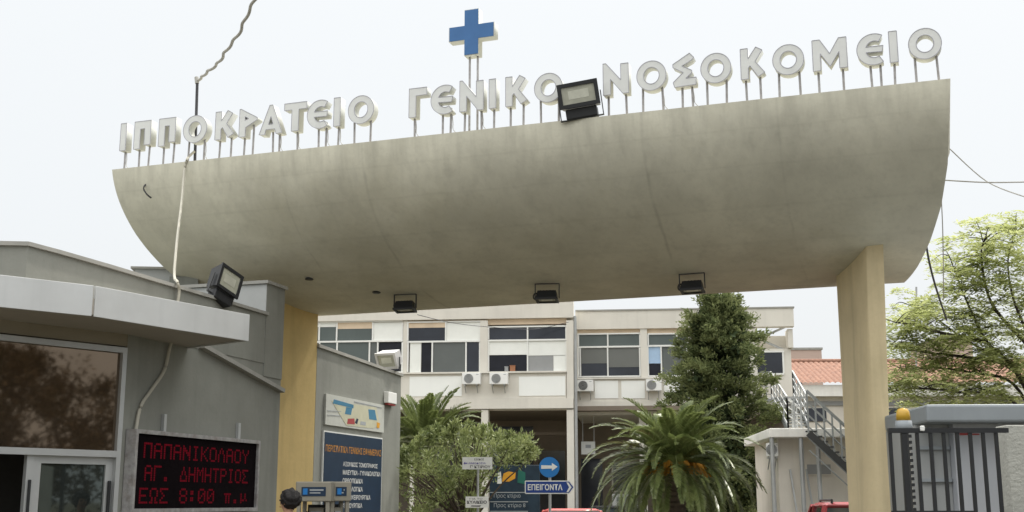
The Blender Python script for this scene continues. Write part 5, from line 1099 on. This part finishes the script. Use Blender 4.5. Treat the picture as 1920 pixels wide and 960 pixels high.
# ---------------------------------------------------------------- cars
def car(label, paint, roof_px, roof_py, Y, heading, Hh, suv=False, van=False, loc=None):
    """built along X, front at +X; then turned"""
    t = thing('van' if van else 'parked_car', label, 'van' if van else 'car')
    Lc, Wc = (4.9, 1.95) if van else (4.2, 1.72); zb, belt = .28, (1.15 if van else .92 if not suv else 1.02)
    low = [(-Lc / 2, .38), (-Lc / 2 + .05, belt - .08), (-Lc / 2 + .35, belt), (Lc * .20, belt), (Lc / 2 - .35, belt - .14), (Lc / 2 - .02, .62), (Lc / 2, .36), (Lc / 2 - .15, zb), (-Lc / 2 + .15, zb)]
    b_ = BM(); hexa(b_, [V(x_, -Wc / 2, z_) for x_, z_ in low], [V(x_, Wc / 2, z_) for x_, z_ in low]); bmesh.ops.bevel(b_, geom=b_.edges[:], offset=.05, segments=3, affect='EDGES'); obj('body', b_, paint, t, True)
    rb_, rf = (-Lc / 2 + (.2 if suv or van else .75), Lc * (.24 if van else .02)); x0, x1 = -Lc / 2 + (.08 if van or suv else .18), Lc * (.36 if van else .24)
    b_ = BM(); hexa(b_, [V(x0, -Wc / 2 + .05, belt - .02), V(x1, -Wc / 2 + .05, belt - .02), V(x1, Wc / 2 - .05, belt - .02), V(x0, Wc / 2 - .05, belt - .02)],
                    [V(rb_ + .05, -Wc / 2 + .2, Hh - .05), V(rf - .03, -Wc / 2 + .2, Hh - .05), V(rf - .03, Wc / 2 - .2, Hh - .05), V(rb_ + .05, Wc / 2 - .2, Hh - .05)]); obj('glasshouse', b_, M_cglass, t)
    b_ = BM(); hexa(b_, [V(rb_, -Wc / 2 + .15, Hh - .09), V(rf + .03, -Wc / 2 + .15, Hh - .09), V(rf + .03, Wc / 2 - .15, Hh - .09), V(rb_, Wc / 2 - .15, Hh - .09)],
                    [V(rb_ + .12, -Wc / 2 + .26, Hh), V(rf - .12, -Wc / 2 + .26, Hh), V(rf - .12, Wc / 2 - .26, Hh), V(rb_ + .12, Wc / 2 - .26, Hh)]); bmesh.ops.bevel(b_, geom=b_.edges[:], offset=.03, segments=2, affect='EDGES'); obj('roof', b_, paint, t, True)
    for s1 in (-1, 1):
        yb, yt = s1 * (Wc / 2 - .04), s1 * (Wc / 2 - .19)
        for xa, xb in ((x0, rb_ + .04), (x1, rf - .02), (-.25, -.32)): b_ = BM(); bar(b_, V(xa, yb, belt - .02), V(xb, yt, Hh - .06), .07, .05); obj('window_pillar', b_, paint, t)
    for sx in (-1, 1):
        for sy in (-1, 1):
            wx = sx * Lc * .31; b_ = BM(); lathe(b_, [(.20, -.10), (.31, -.10), (.32, -.04), (.32, .06), (.30, .10), (.20, .10)], 0, 0, 22)
            bmesh.ops.transform(b_, matrix=Matrix.Translation((wx, sy * (Wc / 2 - .08), .32)) @ Matrix.Rotation(R(90), 4, 'X'), verts=b_.verts); wh = obj('wheel', b_, M_rub, t, True)
            b_ = BM(); lathe(b_, [(.05, -.115), (.19, -.108), (.19, .108), (.05, .115)], 0, 0, 16); bmesh.ops.transform(b_, matrix=Matrix.Translation((wx, sy * (Wc / 2 - .08), .32)) @ Matrix.Rotation(R(90), 4, 'X'), verts=b_.verts); obj('rim', b_, M_silv, wh)
    for sy in (-1, 1):
        b_ = BM(); box(b_, WORLD, Lc / 2 - .10, Lc / 2 + .012, .60, .74, -sy * .45 - .16, -sy * .45 + .16, .02); obj('headlight', b_, M_white, t)
        b_ = BM(); box(b_, WORLD, -Lc / 2 - .012, -Lc / 2 + .10, .64, .82, -sy * .6 - .12, -sy * .6 + .12, .02); obj('tail_light', b_, M_rtxt, t)
        b_ = BM(); box(b_, WORLD, Lc * .20, Lc * .20 + .12, belt + .02, belt + .14, -sy * (Wc / 2 + .02) - .09, -sy * (Wc / 2 + .02) + .09, .02); obj('mirror', b_, paint, t)
        if suv: b_ = BM(); tube(b_, [V(rb_ + .1, sy * .55, Hh + .03), V(rf - .2, sy * .55, Hh + .03)], .02, 6); tube(b_, [V(rb_ + .1, sy * .55, Hh - .02), V(rb_ + .1, sy * .55, Hh + .03)], .02, 6); tube(b_, [V(rf - .2, sy * .55, Hh - .02), V(rf - .2, sy * .55, Hh + .03)], .02, 6); obj('roof_rail', b_, M_blk2, t)
    for nm, xx, w2 in (('bumper', Lc / 2 - .06, .08), ('bumper', -Lc / 2 - .02, .08)):
        b_ = BM(); box(b_, WORLD, xx, xx + w2, .32, .52, -Wc / 2 + .1, Wc / 2 - .1, .025); obj(nm, b_, M_blk2 if suv else paint, t)
    p_ = at(roof_px, roof_py, Y) if loc is None else V(*loc, 0); t.location = (p_.x, p_.y, 0); t.rotation_euler = (0, 0, R(heading)); return t
car('pinkish red parked car showing its roof below the pointed blue sign', M_redp, 1066, 953, 33.5, 95, 1.51)
car('dark red car with roof rails beside the foot of the pale yellow pillar', M_red, 1597, 938, 21.5, 82, 1.69, suv=True)
car('dark parked car in the shaded arcade left of the palm', M_blk2, 1180, 945, 44, 8, 1.55)
car('white van parked by the kerb and mirrored in the gatehouse door', M_white, 0, 0, 0, 70, 2.1, van=True, loc=(8.5, 8.9))

# ---------------------------------------------------------------- pole, cables and wires
PO = Fr((PR.x + NX.x * .22, PR.y + NX.y * .22), -AX); a, zt_ = PO.px(370, 150)
t = thing('cable_pole', 'thin dark pole rising behind a ring letter near the canopy left end', 'pole', tuple(PO.P(a, ZT)))
a2 = PO.px(366, 295)[0]; b = BM(); tube(b, [PO.P(a2, ZT - .01), PO.P(a, zt_)], .024, 8); box(b, PO, a2 - .06, a2 + .06, ZT - .004, ZT + .012, -.06, .06); obj('shaft', b, M_cabd, t)
b = BM(); tube(b, [PO.P(a, zt_ - .06), PO.P(a - .02, zt_ + .05)], .034, 8); obj('clamp', b, M_cab, t)
# wavy cable running up and to the right
pts = []; e0_ = PO.P(a, zt_); e1_ = at(500, -45, 15.2)
for k in range(121):
    f = k / 120; q = e0_.lerp(e1_, f); q += V(.016 * math.sin(k * .42) + .012 * math.sin(k * .17 + 1), 0, -.26 * math.sin(math.pi * f) - .010 * math.cos(k * .42)); pts.append(q)
b = BM(); tube(b, pts, .023, 7); tag(obj('twisted_cable', b, M_cab), 'wavy grey overhead cable leaving the thin pole to the upper right', 'cable')
# pale cable hanging over the hull, along the roof edge, down the wall to the LED board
d_ = [PO.P(a2, ZT + .22, .03), PO.P(a2 - .05, ZT + .10, .12), CAN.P(CAN.px(352, 295)[0], ZT + .01, .02), CAN.P(CAN.px(349, 300)[0], ZT - .12, .03), at(341, 375, 18.0), at(332, 450, 17.1), at(327, 515, 16.6), WB.P(WB.px(324, 524)[0], 4.63, .07), WB.P(WB.px(327, 535)[0], 4.50, .08), WB.P(WB.px(324, 575)[0], 4.20, .05)]
b = BM(); tube(b, smooth_pts(d_, 8), .020, 7)
d2 = [WB.P(WB.px(324, 575)[0], 4.20, .05), WB.P(WB.px(320, 620)[0], 3.95, .05), WB.P(WB.px(313, 655)[0], WB.px(313, 655)[1], .04), WB.P(WB.px(303, 695)[0], WB.px(303, 695)[1], .04), WB.P(WB.px(280, 730)[0], WB.px(280, 730)[1], .04), WB.P(WB.px(259, 762)[0], WB.px(259, 762)[1], .04), WB.P(WB.px(249, 800)[0], lz1 + .0, .05)]
tube(b, smooth_pts(d2, 8), .022, 7); tag(obj('hanging_cable', b, M_cabw), 'pale cable hanging down the hull and gatehouse wall to the message board', 'cable')
ZC = 17
b = BM(); tube(b, smooth_pts([CAN.P(-.05, HP(0, 0, 0).z + 6.35, -1.0), at(1850, 340, 15.5), at(1930, 372, 14)], 6), .008, 5); tag(obj('wire', b, M_cab), 'thin wire sloping down to the right from the canopy end', 'wire')
b = BM(); tube(b, smooth_pts([at(1772, 338, 16.2), at(1850, 342, 15.2), at(1930, 341, 14.2)], 6), .009, 5); tag(obj('wire', b, M_cab), 'thin level wire at the right of the canopy end', 'wire')
b = BM(); tube(b, smooth_pts([at(1735, 448, 17.0), at(1742, 490, 17.2), at(1755, 540, 18), at(1775, 600, 20)], 6), .016, 5); tag(obj('hanging_cable', b, M_cabd), 'dark cable dropping from the canopy right end into the feathery tree', 'cable')
b = BM(); tube(b, smooth_pts([at(1765, 372, 16.4), at(1768, 450, 17), at(1769, 560, 20)], 6), .008, 5); tag(obj('hanging_cable', b, M_cab), 'thin grey cable hanging straight down at the canopy right end', 'cable')
# roof antenna on the tiled house
p = at(1718, 690, 58); t = thing('roof_antenna', 'thin roof antenna mast behind the feathery tree', 'antenna', (p.x, p.y, p.z))
b = BM(); tube(b, [p, at(1718, 538, 58)], .05, 5); obj('mast', b, M_galv, t); b = BM(); q = at(1718, 580, 58); bar(b, q - V(.5, 0, 0), q + V(.5, 0, 0), .04, .04); obj('crossbar', b, M_galv, t)
